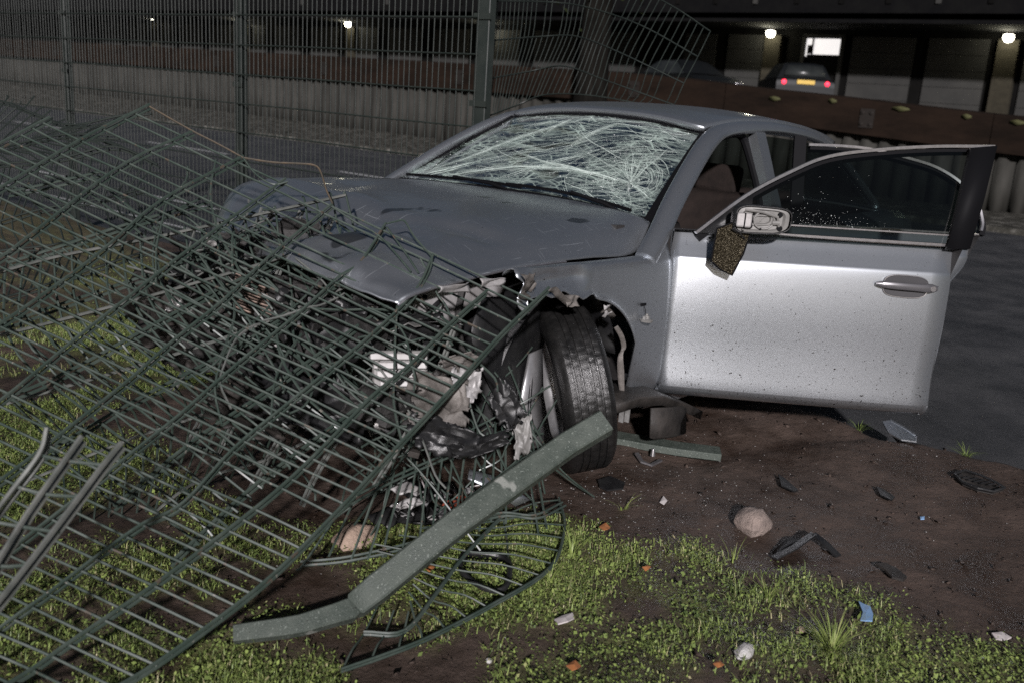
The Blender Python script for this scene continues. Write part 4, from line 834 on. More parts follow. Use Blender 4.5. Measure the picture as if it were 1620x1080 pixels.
b = MB(); b.grid(np.array([[P(1.118, lean(.97)+.004, .965), P(1.160, lean(1.17)+.004, 1.17), P(1.195, lean(1.36)+.004, 1.378)], [P(1.212, lean(.97), .972), P(1.262, lean(1.17), 1.18), P(1.307, lean(1.39), 1.396)]])); b.build('rear_frame', M['black_trim'], door, solid=.03, offset=-1)
b = MB(); b.sweep([P(s, -.040, .954+.028*s/1.17) for s in np.linspace(.30, 1.205, 8)], [(-.010, -.006), (.010, -.006), (.010, .008), (-.010, .008)]); b.build('belt_strip', M['chrome'], door)
b = MB(); b.sweep([P(s, -.035, .998+.028*s/1.17) for s in np.linspace(.44, 1.13, 6)], [(-.004, -.003), (.004, -.003), (.004, .003), (-.004, .003)]); b.build('belt_reflection', M['chrome'], door)  # thin bright bar standing in for the belt's reflection in the glass
b = MB(); b.grid([[P(.09, -.016, .945), P(.30, -.014, .952)], [P(.18, lean(1.02)-.004, 1.022), P(.30, lean(1.03)-.004, 1.04)], [P(.285, lean(1.1)-.004, 1.11), P(.305, lean(1.1)-.004, 1.12)]]); b.build('mirror_triangle', M['plastic'], door, solid=.02)
# shards of window glass on the pane and sill
fb = MB()
for n in range(300):
    s = min(1.08, max(.45, random.gauss(.60, .10))); z = 1.01+abs(random.gauss(0, .035)) if n < 250 else random.uniform(1.0, 1.28)
    if z > np.interp(s, fs_, fz_)-.03: continue
    p = P(s, lean(z)+.003, z); q = random.uniform(.0004, .0009); a1, a2 = rng.normal(0, q, 3), rng.normal(0, q, 3); fb.add([p-a1, p-a2, p+a1, p+a2], [(0, 1, 2, 3)])
tag(fb.build('glass_crumbs', M['fleck'], door, smooth=False), kind='stuff')
# handle
hc = (.962, .805); el = [(math.cos(t), math.sin(t)) for t in np.linspace(0, 2*math.pi, 29)[:-1]]
def sup(c, e=.62): return math.copysign(abs(c)**e, c)
b = MB(); ring = [P(hc[0]+.093*sup(c), .0268, hc[1]+.046*sup(s)+.0) for c, s in el]; b.tube(ring+[ring[0]], .0028, n=5, caps=False); b.build('handle_rim', M['chrome'], door)
b = MB(); rings = [[P(hc[0]+.090*k*sup(c), .0262-.0012*(1-k), hc[1]+.043*k*sup(s)) for c, s in el+el[:1]] for k in (1, .75, .4, .02)]; b.grid(rings); b.build('handle_recess_shade', M['handle_recess_shade'], door)
b = MB(); hp = [P(hc[0]+x, .036+.012*(1-(x/.13)**2), hc[1]+.002) for x in np.linspace(-.128, .128, 12)]; b.sweep(hp, [(.016*math.cos(t), .010*math.sin(t)) for t in np.linspace(0, 2*math.pi, 11)[:-1]], up=P(0, 1, 0)-P(0, 0, 0), scale=[.5, .85, .95, 1, 1, 1, 1, 1, 1.05, 1.15, 1.15, .7]); b.build('door_handle', M['handle'], door)
b = MB(); cc = P(hc[0]+.105, .050, hc[1]+.002); nn = P(0, 1, 0)-P(0, 0, 0); dd = P(1, 0, 0)-P(0, 0, 0)
b.tube([cc-nn*.006, cc, cc+nn*.004], .0115, n=16); b.build('lock_cylinder', M['chrome'], door)
# wrecked mirror
def outline(k, t, c=(.305, 1.030)): return [P(c[0]+(.112 if x > 0 else .108)*k*sup(x, .5), t, c[1]+(.052-.006*x)*k*sup(y, .5)+.006*x) for x, y in el+el[:1]]
b = MB(); b.grid([outline(1, .135), outline(1.04, .12), outline(1.02, .07), outline(.8, .03), outline(.2, .0)]); b.build('mirror_housing', M['plastic'], door, solid=.005)
b = MB(); b.grid([outline(.94, .128), outline(.80, .130), outline(.72, .120), outline(.45, .118), outline(.40, .126), outline(.30, .126), outline(.26, .116), outline(.02, .116)])
b.tube([P(.31+.04*math.cos(t), .128, 1.03+.034*math.sin(t)) for t in np.linspace(0, 2*math.pi, 22)], .004, n=5, caps=False)
b.tube([P(.23, .126, 1.066), P(.30, .134, 1.062), P(.36, .134, 1.048), P(.372, .130, 1.01)], .006, n=6); b.tube([P(.345, .126, 1.022), P(.372, .132, 1.025)], .010, n=8)
b.build('mirror_plate', M['plastic_grey'], door)
for s, z, r_ in ((.372, 1.056, .009), (.376, 1.003, .011), (.258, 1.002, .009), (.348, 1.024, .005), (.268, 1.052, .004), (.335, 1.055, .004), (.262, 1.022, .007), (.300, .995, .004)):
    b = MB(); b.tube([P(s, .122, z), P(s, .1335, z)], r_, n=12); b.build('mirror_hole', M['black_trim'], door)
b = MB(); b.box(P(.226, .142, 1.025), (.030, .062, .056), rotz(-math.radians(49.8-90))); b.build('mirror_motor', M['plastic_white'], door, bevel=.008)
b = MB(); b.box(P(.226, .152, 1.025), (.032, .003, .058), rotz(-math.radians(49.8-90))); b.box(P(.226, .152, 1.025), (.003, .066, .050), rotz(-math.radians(49.8-90))); b.build('motor_rib', M['black_trim'], door)
mg = [(1134, 362), (1160, 352), (1186, 372), (1176, 402), (1158, 436), (1138, 426), (1125, 412), (1130, 385)]
def d_pl(px, py, t, hinge=(-.57, .905), ang=49.8):
    a = math.radians(ang); n = np.array([math.sin(a), math.cos(a), 0]); o = to_car(CAM); rr = CARM.T @ ray(px, py); h = np.array([hinge[0], hinge[1], 0]); k = (t-(o-h)@n)/(rr@n); return o+k*rr
V = [d_pl(*p, .11) for p in mg]; b = MB(); n8 = len(V); b.add(V+[v-nn*.012 for v in V], [tuple(range(n8)), tuple(range(2*n8-1, n8-1, -1))]+[(i, n8+i, n8+(i+1) % n8, (i+1) % n8) for i in range(n8)]); o = b.build('mirror_glass', M['glitter'], door, smooth=False); o['label'] = 'shattered mirror glass dangling from its housing'
b = MB(); b.tube(V+[V[0]], .0035, n=5, caps=False); b.build('mirror_glass_rim', M['black_trim'], door)
b = MB(); b.tube([P(.21, .12, 1.0), P(.19, .13, .985), d_pl(1168, 368, .115)], .006, n=6); b.tube([P(.24, .12, .99), P(.22, .14, .97), d_pl(1178, 378, .115)], .004, n=6); b.build('mirror_cable', M['plastic'], door)
# rear door
H2, A2 = (-1.70, .90), 50.0
def sz2(px, py, t=-.03):
    a = math.radians(A2); p = d_pl(px, py, t, H2, A2); return float((p-np.array([H2[0], H2[1], 0]))@np.array([-math.cos(a), math.sin(a), 0])), float(p[2])
fr2 = [sz2(*p, -.02-.3*k) for p, k in (((1278, 229), .40), ((1330, 231), .42), ((1375, 236), .42), ((1430, 249), .38), ((1480, 265), .33), ((1520, 290), .24), ((1546, 322), .13), ((1554, 350), .05), ((1552, 366), 0))]
sb, zb2 = sz2(1553, 370, -.01)
P2, lean2, door2 = open_door(H2, A2, [(.26, 0), (.96, .0)], [(.26, sb-.42), (.36, sb-.36), (.50, sb-.26), (.64, sb-.17), (.80, sb-.06), (.96, sb)], PROF, fr2, .97, M['paint'], M['glass_rear'], .03, lbl='open rear door, only its edge shows behind the driver door')
f2s, f2z = zip(*fr2); b = MB(); b.grid([[P2(s, lean2(.97), .965+.03*s), P2(s, lean2(np.interp(s, f2s, f2z)), np.interp(s, f2s, f2z)-.01)] for s in np.linspace(.07, sb-.01, 20)]); b.build('window_glass', M['glass_rear'], door2)
b = MB(); b.sweep([P2(s, -.040, .954+.03*s) for s in np.linspace(.02, sb, 8)], [(-.008, -.005), (.008, -.005), (.008, .006), (-.008, .006)]); b.build('belt_strip', M['chrome'], door2)
b = MB(); b.sweep([P2(.03, lean2(z)-.005, z) for z in np.linspace(.95, 1.385, 6)], [(-.03, -.012), (.03, -.012), (.03, .012), (-.03, .012)], up=P2(0, 1, 0)-P2(0, 0, 0)); b.build('window_frame', M['black_trim'], door2)

# ---- wrecked front end
b = MB(); b.grid(surf([[np.array([.10+.42*u+.12*math.sin(3*v), (v-.5)*1.25, .30+.50*math.sin(math.pi*min(1, u*.75+.18))])+np.array([.05, .03, .06])*nz((u*6, v*6, 0), 1, 3) for v in np.linspace(0, 1, 12)] for u in np.linspace(0, 1, 9)], 2, 2)); b.build('engine', M['engine'], car, solid=.02)
b = MB(); b.grid(surf([[np.array([.50+.10*nz((u*3, v*4, 0), 1), (v-.5)*1.45, .16+.62*u]) for v in np.linspace(0, 1, 12)] for u in np.linspace(0, 1, 7)], 2, 2)); b.build('front_panel', M['engine'], car, solid=.01)
def crumple(c, ex, ey, amp, mname, name, seed, nu=13, nv=11, solid=.003, sc=3.4):
    ex = np.array(ex); ey = np.array(ey); nn_ = np.cross(ex, ey); nn_ /= np.linalg.norm(nn_); c = np.array(c); G = []
    for i in range(nu):
        row = []
        for j in range(nv):
            u, v = i/(nu-1)-.5, j/(nv-1)-.5; q = (u*sc+seed, v*sc-seed, 0); w1, w2 = nz(q, 1.3, 3), nz(q, 1.3, 8)
            f1 = 1-2*abs(nz(q, 1.0)); f2 = 1-2*abs(nz(q, 2.3, 5)); row.append(c+ex*(u+.13*w1)+ey*(v+.16*w2)+nn_*amp*(.75*f1+.42*f2+.5*nz(q, .7)))
        G.append(row)
    G = surf(G, 2, 2); a_, b_ = G.shape[:2]
    def keep(i, j):
        u, v = abs(i/(a_-1)-.5)*2, abs(j/(b_-1)-.5)*2; return max(u, v)+.25*u*v < .98+.42*nz((i*.33, j*.33, seed), 1)
    b = MB(); b.grid(G, keep=keep); return b.build(name, M[mname], car, solid=solid)
def cp(px, py, d): return c_d(px, py, d)
U, Rr = to_car(CU+[0, 0, CDZ]), to_car(CR+[0, 0, CDZ])
spec = [((330, 440), 3.45, (.34, .05), (.05, .22), .09, 'plastic', 'bumper_cover'), ((300, 520), 3.35, (.30, -.08), (.08, .26), .10, 'plastic_dirty', 'bumper_cover'), ((450, 560), 3.15, (.34, -.10), (.05, .22), .10, 'engine', 'crushed_panel'),
        ((520, 520), 3.10, (.26, -.06), (.05, .20), .06, 'plastic', 'crushed_panel'), ((405, 390), 3.45, (.26, -.04), (.03, .10), .05, 'engine', 'crushed_panel'), ((470, 370), 3.38, (.22, -.05), (.02, .10), .05, 'engine', 'crushed_panel'), ((350, 400), 3.5, (.13, -.05), (.02, .07), .03, 'bare', 'headlamp_reflector'),
        ((500, 640), 3.0, (.36, -.12), (.06, .20), .08, 'plastic', 'bumper_cover'), ((600, 640), 2.95, (.22, -.02), (.02, .12), .06, 'engine', 'crushed_panel'), ((690, 640), 2.94, (.20, -.06), (.03, .18), .035, 'beige', 'bent_bracket'), ((725, 575), 2.98, (.12, .01), (.0, .06), .03, 'beige', 'bent_bracket'),
        ((735, 610), 2.95, (.10, .0), (.02, .12), .03, 'bare_light', 'bent_bracket'), ((560, 500), 3.12, (.18, -.03), (.03, .13), .04, 'engine', 'crushed_panel'), ((640, 520), 3.08, (.22, .0), (.02, .10), .05, 'plastic', 'crushed_panel'), ((800, 640), 2.95, (.07, -.12), (.07, .06), .02, 'plastic', 'liner_fragment'),
        ((826, 690), 3.05, (.06, .02), (.0, .13), .012, 'plastic_grey', 'bent_bracket'), ((755, 705), 2.9, (.18, .05), (.02, .06), .03, 'plastic', 'liner_fragment'), ((700, 690), 2.88, (.22, -.06), (.02, .10), .03, 'plastic', 'liner_fragment'), ((250, 480), 3.5, (.2, -.1), (.06, .18), .08, 'plastic_dirty', 'bumper_cover'), ((400, 640), 3.1, (.3, -.12), (.08, .16), .08, 'plastic_dirty', 'bumper_cover'),
        ((290, 480), 3.3, (.10, -.02), (.02, .07), .04, 'bare', 'headlamp_reflector'), ((490, 460), 3.2, (.20, -.02), (.02, .08), .04, 'engine', 'crushed_panel'), ((355, 560), 3.2, (.25, -.1), (.05, .14), .06, 'engine', 'crushed_panel')]
for k, ((px, py), d, e1, e2, amp, mn, nm) in enumerate(spec):
    crumple(cp(px, py, d), Rr*e1[0]+U*e1[1], Rr*e2[0]+U*e2[1], amp, mn, nm, k*3.7+1)
for k in range(70):
    px, py = random.uniform(270, 760), random.uniform(380, 720)
    if py > 470+(px-250)*.62 or py < 372+(px-250)*.36: continue
    c = cp(px, py, random.uniform(3.0, 3.35)-.0004*(px-400)); R_ = rot('X', random.uniform(0, 3)) @ rot('Z', random.uniform(0, 3)); mn = random.choice(['engine', 'plastic', 'plastic', 'plastic_dirty', 'engine', 'bare', 'bare'])
    b = MB()
    if k % 3 == 0: b.lathe([(0, -.02), (.014, -.02), (.018, -.012), (.012, 0), (.02, .012), (.015, .022), (0, .022)], n=9, axis='z')
    elif k % 3 == 1: b.box((0, 0, 0), (random.uniform(.02, .09), random.uniform(.012, .03), random.uniform(.006, .02)))
    else: b.sweep([(-.05, 0, 0), (-.015, .008, .01), (.02, 0, .016), (.05, -.012, .0)], [(-.012, -.002), (.012, -.002), (.012, .002), (-.012, .002)])
    o = b.build('engine_fragment', M[mn], car, bevel=.002 if k % 3 == 1 else 0); o.matrix_local = Matrix.Translation(Vector(c)) @ Matrix(R_.tolist()).to_4x4()
# inner wing sheet with holes, just behind the torn bonnet edge
P9 = [[c_y(*p) for p in L] for L in ([(640, 455, .70), (720, 452, .70), (800, 445, .72)], [(650, 480, .70), (725, 478, .70), (790, 468, .72)], [(675, 510, .69), (715, 508, .69), (735, 495, .70)])]
b = MB(); b.grid(surf(P9, 3, 4)); b.build('inner_wing', M['bare_light'], car, solid=.004)
for px, py in ((697, 498), (738, 459), (672, 470)):
    p = c_y(px, py, .706); b = MB(); b.tube([p-[0, .003, 0], p+[0, .006, 0]], .007, n=10); b.build('wing_hole', M['black_trim'], car)
# wheel-arch liner
Lr = []
for t in np.linspace(math.radians(-20), math.radians(165), 20):
    Lr.append([np.array([.03+(.385+.012*nz((t, k, 0), 3))*math.cos(t), k, .34+.40*math.sin(t)]) for k in (.42, .56, .70, .82)])
b = MB(); b.grid(surf(Lr, 2, 2)); b.build('arch_liner', M['plastic'], car, solid=.004)
b = MB(); b.grid(surf([[c_y(*p) for p in L] for L in ([(765, 470, .80), (830, 470, .74), (870, 470, .66)], [(745, 530, .82), (815, 535, .78), (860, 540, .68)], [(770, 600, .84), (820, 600, .80), (850, 600, .70)], [(800, 660, .84), (825, 650, .80), (840, 640, .72)])], 4, 4)); b.build('arch_liner', M['plastic'], car, solid=.005)
b = MB(); b.sweep([c_y(812, 570, .83), c_y(816, 605, .83), c_y(814, 630, .83)], [(-.007, -.004), (.007, -.004), (.007, .004), (-.007, .004)]); b.build('liner_rib', M['plastic'], car)
# suspension strut beside the tyre
b = MB(); b.grid([[c_y(*p) for p in L] for L in ([(838, 560, .80), (856, 550, .78)], [(822, 640, .82), (858, 625, .80)], [(836, 710, .84), (872, 700, .82)])]); b.build('suspension_arm', M['alloy'], car, solid=.012)
for o_ in (-.006, .008):
    b = MB(); b.tube([c_y(840, 585, .80)+[o_, .004, 0], c_y(836, 650, .825)+[o_, .004, 0], c_y(846, 690, .83)+[o_, .004, 0]], .0022, n=5); b.build('brake_line', M['black_trim'], car)
# radiator with copper fins
c = cp(408, 470, 3.22); ex = Rr*.16-U*.06; ey = Rr*.015+U*.115
for k in range(13):
    v = k/12-.5; P0 = c+ey*v; b = MB(); b.tube([P0-ex*.5, P0-ex*.1+[0, 0, .004*nz(P0, 40)], P0+ex*.25+[0, 0, .006*nz(P0, 60)], P0+ex*.5], .0032, n=5); b.build('radiator_fin', M['fins'], car)
b = MB(); b.box(c-np.array([.03, .03, 0]), (.02, .22, .16)); b.build('radiator', M['engine'], car)
# white ribbed lamp housing
c = cp(632, 585, 2.98); ax = np.stack([Rr, U, np.cross(Rr, U)], 1)
for k in range(4):
    b = MB(); b.box(c+U*(.042-.027*k)+Rr*.004*k, (.175-.012*k, .022, .05), ax); b.build('lamp_housing_rib', M['plastic_white'], car, bevel=.004)
b = MB(); b.box(c-ax[:, 2]*.02, (.17, .12, .04), ax); b.build('lamp_housing', M['plastic_grey'], car, bevel=.008)
for px, py, d, r_ in ((436, 545, 3.08, .010), (318, 478, 3.28, .016)):
    b = MB(); b.lathe([(0, -r_), (r_*.8, -r_*.6), (r_, 0), (r_*.7, r_*.7), (0, r_)], n=10, axis='z', c=cp(px, py, d)); b.build('loose_bulb' if r_ < .013 else 'loose_fitting', M['plastic_white'] if r_ < .013 else M['bare_light'], car)
for k in range(9):
    p0 = cp(random.uniform(380, 720), random.uniform(480, 620), 3.05); pts = [p0]
    for _ in range(4): pts.append(pts[-1]+rng.normal(0, .055, 3))
    b = MB(); b.tube(crom(pts, 4), random.choice([.004, .006, .011]), n=6); b.build('hose', M['plastic'], car)
b = MB(); b.sweep([cp(280, 420, 3.55), cp(400, 450, 3.32), cp(530, 500, 3.12), cp(600, 545, 3.02)], [(-.03, -.05), (.03, -.05), (.03, .05), (-.03, .05)]); b.build('bumper_beam', M['engine'], car)

# ================================================================== DEBRIS ON THE VERGE
def gpt(px, py, dz=0.0):
    p = at_z(px, py, 0); p[2] = ground_z(p[0], p[1])+dz; return p
def rock(name, label, px, py, size, mname, seed, cat='stone', flat=.7):
    p = gpt(px, py); b = MB(); n = 14; G = []
    for i in range(9):
        th = math.pi*i/8; row = []
        for j in range(n+1):
            ph = 2*math.pi*(j % n)/n; d = np.array([math.sin(th)*math.cos(ph), math.sin(th)*math.sin(ph), math.cos(th)*flat]); k = 1+.30*nz(d, 1.4, seed)+.12*nz(d, 4, seed); row.append(d*k*np.array(size)/2)
        G.append(row)
    b.grid(G); o = b.build(name, M[mname]); o.location = (p[0], p[1], p[2]+size[2]*.18); tag(o, label, cat); return o
rock('rock', 'fist-sized pinkish grey rock on the bare soil', 1190, 838, (.15, .13, .135), 'stone', 3)
rock('stone', 'pale grey stone in the grass at the bottom', 1177, 1040, (.075, .05, .05), 'stone_pale', 8)
rock('pebble', 'small white pebble in the grass at the bottom middle', 773, 1050, (.018, .018, .018), 'stone_pale', 2)
rock('pebble', 'pinkish pebble left of the grass tuft', 1266, 997, (.032, .026, .03), 'brick_chunk', 5)
rock('brick_fragment', 'broken pinkish brick chunk under the mesh', 563, 852, (.17, .11, .11), 'brick_chunk', 11, 'brick')
def shard(name, label, pts, th, mname, cat, lift=.006, bend=.0, group=None):
    """flat torn fragment: outline sighted on the ground, real thickness, slightly warped"""
    V = [gpt(*p, lift) for p in pts]; c = np.mean(V, 0)
    z0 = max(v[2] for v in V)
    V = [np.array([v[0], v[1], z0+bend*((v-c)[0])*2+random.uniform(0, .006)]) for v in V]; n = len(V); b = MB()
    b.add([v-c for v in V]+[v-c-[0, 0, th] for v in V]+[(0, 0, .008)], [(i, (i+1) % n, 2*n) for i in range(n)]+[tuple(range(2*n-1, n-1, -1))]+[(i, n+i, n+(i+1) % n, (i+1) % n) for i in range(n)])
    o = b.build(name, M[mname], smooth=False); o.location = c; tag(o, label, cat, group); return o
shard('blue_fragment', 'bright blue torn plastic piece in the grass', [(1355, 968), (1364, 972), (1373, 978), (1378, 990), (1377, 1000), (1366, 1001), (1358, 998), (1362, 986)], .004, 'blue', 'debris', .02)
shard('blue_chip', 'tiny blue chip on the soil below the grille piece', [(1455, 819), (1462, 819), (1462, 823), (1456, 823)], .003, 'blue', 'debris', .006)
shard('paint_shard', 'pale blue painted body shard lying under the open door', [(1395, 672), (1410, 670), (1430, 680), (1450, 692), (1449, 704), (1425, 700), (1405, 690)], .006, 'paint', 'debris', .015)
shard('paper_scrap', 'crumpled pinkish paper scrap in the grass', [(876, 990), (890, 983), (905, 978), (908, 986), (898, 994), (882, 998)], .004, 'paper', 'litter', .02)
shard('plastic_strip', 'thin black plastic strip on the soil right of the wheel', [(1230, 757), (1240, 763), (1262, 782), (1255, 785), (1235, 776)], .006, 'plastic', 'debris', .012)
shard('plastic_strip', 'black pointed plastic strip beside the open door corner', [(1385, 774), (1395, 777), (1415, 790), (1410, 796), (1392, 786)], .006, 'plastic', 'debris', .012)
shard('plastic_plate', 'dark flat plastic chip on the soil in front of the tyre', [(945, 766), (965, 760), (988, 770), (985, 780), (960, 783), (948, 778)], .006, 'plastic', 'debris', .008)
shard('rubber_flap', 'dark grey curved flap on the soil near the grass edge', [(1383, 898), (1400, 897), (1418, 906), (1434, 918), (1428, 923), (1410, 918), (1398, 908)], .008, 'plastic_dirty', 'debris', .012)
shard('litter_scrap', 'small dirty white scrap at the right edge of the soil', [(1568, 1003), (1585, 1001), (1600, 1008), (1590, 1014), (1575, 1010)], .004, 'paper', 'litter', .008)
shard('dry_leaf', 'pale dry leaf on the soil above the grass', [(1043, 800), (1049, 790), (1055, 798), (1050, 803)], .002, 'paper', 'leaf', .006)
for k, (px, py, s_, lb) in enumerate([(955, 851, 9, 'orange fallen leaf at the upper edge of the grass'), (1021, 912, 7, 'orange fallen leaf in the middle of the grass'), (906, 1070, 12, 'orange fallen leaf at the bottom edge of the picture'), (680, 912, 7, 'orange fallen leaf beside the bent post'), (1134, 1072, 9, 'brown orange leaf in the bottom right grass')]):
    shard('fallen_leaf', lb, [(px-s_, py), (px-s_*.4, py-s_*.5), (px+s_*.2, py-s_*.7), (px+s_, py-s_*.1), (px+s_*.5, py+s_*.4), (px-s_*.2, py+s_*.6)], .002, 'leaf_orange', 'leaf', .03, group='fallen orange leaves')
# bent black trim strip
r = empty('trim_strip', gpt(1270, 880)); tag(r, 'bent black window trim strip on the soil below the rock', 'debris'); o0 = np.array(r.location)
b = MB(); b.sweep([gpt(1224, 886, .012)-o0, gpt(1255, 876, .03)-o0, gpt(1284, 864, .05)-o0], [(-.012, -.003), (.012, -.003), (.012, .003), (-.012, .003)]); b.build('strip', M['plastic'], r)
b = MB(); b.sweep([gpt(1284, 864, .05)-o0, gpt(1305, 871, .03)-o0, gpt(1326, 882, .01)-o0], [(-.014, -.003), (.014, -.003), (.014, .003), (-.014, .003)]); b.build('strip', M['plastic'], r)
b = MB(); b.grid(surf([[gpt(1222, 872, .01)-o0, gpt(1222, 886, .01)-o0], [gpt(1245, 858, .02)-o0, gpt(1250, 876, .025)-o0], [gpt(1262, 858, .02)-o0, gpt(1278, 868, .04)-o0]], 3, 2)); b.build('film', M['black_trim'], r, solid=.002)
# grille fragment by the road
r = empty('grille_fragment', gpt(1545, 768)); tag(r, 'black pointed mesh grille fragment at the edge of the road', 'debris'); o0 = np.array(r.location)
ol = [(1508, 757), (1525, 752), (1550, 760), (1575, 770), (1588, 777), (1570, 782), (1545, 780), (1522, 770)]; V = [gpt(*p, .02)-o0 for p in ol]
b = MB(); b.tube(V+[V[0]], .006, n=6, caps=False); b.build('rim', M['plastic'], r)
for k in range(1, 8):
    t = k/8; a_ = np.array(V[0])*(1-t)+np.array(V[4])*t; b = MB(); b.tube([a_+np.array([.03, -.012, .0])*math.sin(math.pi*t), a_-np.array([.03, -.012, 0])*math.sin(math.pi*t)], .003, n=5); b.build('bar', M['plastic'], r)
b = MB(); b.add([v-[0, 0, .012] for v in V], [tuple(range(len(V)))]); b.build('backing', M['plastic_dirty'], r, smooth=False, solid=.004)
# fog lamp surround under the flattened mesh
r = empty('fog_lamp_surround', gpt(765, 918)); tag(r, 'black oval fog lamp surround lying in the grass', 'debris'); o0 = np.array(r.location)
ol = [(727, 900), (735, 890), (765, 888), (795, 892), (805, 905), (803, 930), (790, 940), (770, 938), (745, 928), (730, 915)]
V = [gpt(*p, .03)-o0 for p in ol]; b = MB(); VV = crom(V+[V[0]], 4); b.tube(VV, .009, n=7, caps=False); b.build('rim', M['plastic'], r)
cV = np.mean(V, 0); b = MB(); b.grid([VV, cV+(VV-cV)*.8-[0, 0, .02], cV+(VV-cV)*.4-[0, 0, .026], cV+(VV-cV)*.02-[0, 0, .024]]); b.build('bowl', M['black_trim'], r)
# side repeater shell on the soil
r = empty('lamp_trim', gpt(1026, 735)); tag(r, 'small silver curved lamp trim on the soil behind the tyre', 'debris'); o0 = np.array(r.location)
b = MB(); b.sweep([gpt(1006, 727, .03)-o0, gpt(1015, 734, .02)-o0, gpt(1030, 737, .018)-o0, gpt(1045, 731, .03)-o0], [(-.008, -.003), (.008, -.003), (.008, .005), (-.008, .005)]); b.build('arc', M['chrome'], r)
b = MB(); b.lathe([(0, 0), (.012, 0), (.008, .02), (.005, .03), (0, .032)], n=10, axis='z', c=gpt(1032, 724, .02)-o0); b.build('stub', M['chrome'], r)
# smashed headlamp unit below the post
r = empty('broken_headlamp', gpt(665, 815)); tag(r, 'smashed headlamp unit with white and red bits under the mesh', 'headlamp'); o0 = np.array(r.location)
def cr2(px, py, z): return at_z(px, py, z)-o0
for nm, mn, L in (('reflector', 'plastic_white', [(640, 770, .12, .07), (652, 795, .09, .06), (632, 800, .06, .04), (690, 818, .05, .04)]), ('lens_chip', 'red_lens', [(718, 795, .07, .05), (728, 788, .06, .035)]), ('housing', 'plastic', [(670, 815, .04, .14), (680, 775, .07, .13), (620, 815, .05, .10)]), ('bracket', 'bare_light', [(700, 782, .09, .04), (660, 778, .10, .03), (645, 815, .05, .03), (740, 775, .1, .03)])):
    for k, (px, py, z, s_) in enumerate(L):
        b = MB(); c = cr2(px, py, z); G = [[c+np.array([(i-1.5)/3*s_*1.3, (j-1.5)/3*s_, .4*s_*nz((i, j, px), .9)]) for j in range(4)] for i in range(4)]; b.grid(surf(G, 2, 2)); b.build(nm, M[mn], r, solid=.006)
b = MB(); b.sweep([cr2(690, 808, .06), cr2(710, 807, .06)], [(-.012, -.006), (.012, -.006), (.012, .006), (-.012, .006)]); b.build('strip', M['chrome'], r)
for k in range(6):
    p0 = cr2(random.uniform(630, 740), random.uniform(760, 820), .07); b = MB(); b.tube(crom([p0, p0+rng.normal(0, .03, 3), p0+rng.normal(0, .04, 3), p0+rng.normal(0, .05, 3)], 4), .0025, n=5); b.build('cable', M['paper'] if k % 3 == 0 else M['plastic'], r)
b = MB(); b.grid(surf([[at_z(*p) for p in L] for L in ([(742, 742, .20), (790, 757, .17), (838, 790, .10)], [(740, 757, .18), (780, 777, .14), (815, 800, .08)])], 3, 4)); o = b.build('bumper_strip', M['paint'], solid=.006); tag(o, 'grey blue curved bumper strip beneath the bent post', 'debris')
# ================================================================== PLANTS
def attr_mat(name, rough=.5):
    m = bpy.data.materials.new(name); m.use_nodes = True; t = m.node_tree; b_ = t.nodes['Principled BSDF']; a = t.nodes.new('ShaderNodeAttribute'); a.attribute_name = 'tone'
    r_ = t.nodes.new('ShaderNodeValToRGB'); e = r_.color_ramp.elements; e[0].color = (.05, .075, .026, 1); e[1].color = (.34, .31, .17, 1); k = e.new(.45); k.color = (.140, .190, .054, 1); k = e.new(.75); k.color = (.235, .300, .080, 1)
    t.links.new(a.outputs['Fac'], r_.inputs[0]); t.links.new(r_.outputs[0], b_.inputs['Base Color']); b_.inputs['Roughness'].default_value = rough; b_.inputs['Specular IOR Level'].default_value = .35; return m
M['weed'] = attr_mat('weed')
def finish(name, V, F, tone, label):
    me = fast_mesh(name, V, F); me.materials.append(M['weed']); at = me.attributes.new('tone', 'FLOAT', 'POINT'); at.data.foreach_set('value', np.asarray(tone, dtype=np.float32)); tag(link(name, me), label, kind='stuff')
V, T = [], []
N_ = 0
while N_ < 125000:
    x, y = random.uniform(-.3, 2.6), random.uniform(-1.2, 3.0)
    if random.random() < .12: x, y = random.uniform(-1.5, 2.8), random.uniform(-4, -.6)
    if random.random() > cover(x, y): continue
    z = ground_z(x, y)+abs(random.gauss(0, .012))
    s_ = random.uniform(.0020, .0056)*(1.6 if random.random() < .12 else 1); a = random.uniform(0, 6.28); tl = random.gauss(0, .5); ca, sa = math.cos(a), math.sin(a)
    d1 = np.array([ca, sa, math.sin(tl)])*s_; d2 = np.array([-sa, ca, random.gauss(0, .4)])*s_*random.uniform(.45, .8); c = np.array([x, y, z+s_*.5])
    tn = .52+.34*nz((x, y, 0), 3, 5)+random.gauss(0, .17)
    V += [c-d1, c-d2-[0, 0, s_*.1], c+d1, c+d2-[0, 0, s_*.1]]; T += [tn]*4; N_ += 1
finish('ground_cover', V, np.arange(len(V)).reshape(-1, 4), T, 'low mossy weeds and clover covering the verge')
V, T = [], []
N_ = 0
while N_ < 75000:
    x, y = random.uniform(-.3, 2.6), random.uniform(-2.5, 3.0)
    if random.random() > cover(x, y)**1.3 or nz((x, y, 0), 2.6, 9) < -.15: continue
    z = ground_z(x, y); h = random.uniform(.010, .042); a = random.uniform(0, 6.28); l = np.array([math.cos(a), math.sin(a), 0]); wv = np.array([-l[1], l[0], 0])*random.uniform(.0008, .0017); c = np.array([x, y, z-.004]); bd = random.uniform(.3, 1.1)
    m1 = c+l*h*bd*.35+[0, 0, h*.62]; m2 = c+l*h*bd+[0, 0, h*(1-.35*bd)]; tn = .5+random.gauss(0, .24)+(.45 if random.random() < .12 else 0)
    V += [c-wv, c+wv, m1+wv*.8, m1-wv*.8, m1-wv*.8, m1+wv*.8, m2+wv*.1, m2-wv*.1]; T += [tn]*8; N_ += 1
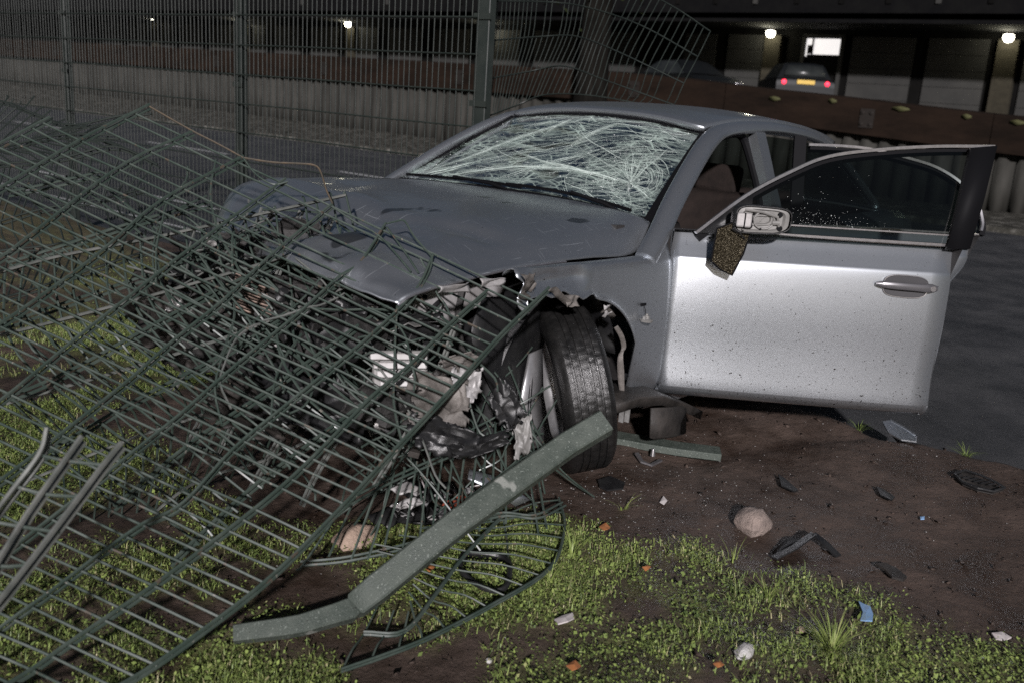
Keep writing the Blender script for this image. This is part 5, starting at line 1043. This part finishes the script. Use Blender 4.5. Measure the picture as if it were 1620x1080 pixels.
finish('grass', V, np.arange(len(V)).reshape(-1, 4), T, 'short scattered grass blades among the weeds')
def tuft(name, label, px, py, n, hmin, hmax, spread, tone):
    p = gpt(px, py); V, T = [], []
    for k in range(n):
        a = random.uniform(0, 6.28); l = np.array([math.cos(a), math.sin(a), 0]); h = random.uniform(hmin, hmax); bd = random.uniform(.35, 1.5)*spread; c = l*random.uniform(0, .018); wv = np.array([-l[1], l[0], 0])*random.uniform(.0014, .0026)
        prev = None
        for i in range(5):
            t = i/4; q = c+l*h*bd*t**1.6+np.array([0, 0, h*(t-.45*bd*t*t*.8)]); w_ = wv*(1-t*.9)
            if prev is not None: V += [prev[0]-prev[1], prev[0]+prev[1], q+w_, q-w_]; T += [tone+random.gauss(0, .12)]*4
            prev = (q, w_)
    me = fast_mesh(name, V, np.arange(len(V)).reshape(-1, 4)); me.materials.append(M['weed']); at = me.attributes.new('tone', 'FLOAT', 'POINT'); at.data.foreach_set('value', np.asarray(T, dtype=np.float32)); o = link(name, me); o.location = p; tag(o, label, 'grass tuft', 'grass tufts'); return o
tuft('grass_tuft', 'large spiky grass tuft at the bottom right', 1315, 1040, 130, .07, .15, .9, .72)
tuft('grass_tuft', 'small grass tuft alone on the soil beside the tyre', 985, 812, 12, .05, .09, .8, .78)
tuft('grass_tuft', 'upright grass tuft below the rock', 1160, 885, 8, .05, .10, .4, .7)
tuft('grass_tuft', 'loose grass tuft right of the lower grass', 1215, 950, 30, .05, .11, .7, .68)
tuft('grass_tuft', 'flat grass tuft beside the bent post foot', 905, 880, 34, .05, .11, .8, .66)
tuft('grass_tuft', 'green grass tuft by the fog lamp surround', 870, 920, 30, .05, .10, .8, .66)
tuft('grass_tuft', 'grass tuft at the road edge under the door corner', 1530, 712, 36, .04, .09, .9, .45)
tuft('grass_tuft', 'dark grass tuft under the open door', 1360, 668, 26, .04, .09, .9, .4)
# pale crumbs, grit and glass scattered over the soil
V, F_ = [], []
for k in range(2300):
    x, y = (random.gauss(.15, .45), random.gauss(1.15, .3)) if k % 2 else (random.uniform(-1.7, 1.6), random.uniform(.6, 2.9))
    if random.random() > math.exp(-((x+.3)**2/1.6+(y-1.4)**2/1.2)): continue
    z = ground_z(x, y)+.003; s_ = random.uniform(.0010, .0034); a = rng.normal(0, 1, (4, 3))*[1, 1, .35]*s_; o = len(V); V += [np.array([x, y, z])+p for p in a]; F_ += [(o, o+1, o+2), (o, o+2, o+3), (o, o+3, o+1), (o+1, o+3, o+2)]
me = fast_mesh('grit', V, F_); me.materials.append(M['stone_pale']); tag(link('grit', me), 'pale grit and glass crumbs scattered over the soil', kind='stuff')
V, F_ = [], []
for k in range(3600):
    x, y = random.uniform(-1.8, 1.6), random.uniform(.2, 3.0); z = ground_z(x, y)+.002; s_ = random.uniform(.003, .011)*random.choice([.5, .6, .8, 1, 1.3, 2.0]); a = rng.normal(0, 1, (4, 3))*[1, 1, .6]*s_*.6; o = len(V); V += [np.array([x, y, z])+p for p in a]; F_ += [(o, o+1, o+2), (o, o+2, o+3), (o, o+3, o+1), (o+1, o+3, o+2)]
me = fast_mesh('soil_clods', V, F_); me.materials.append(M['soil']); tag(link('soil_clods', me), 'small dark clods of soil on the verge', kind='stuff')
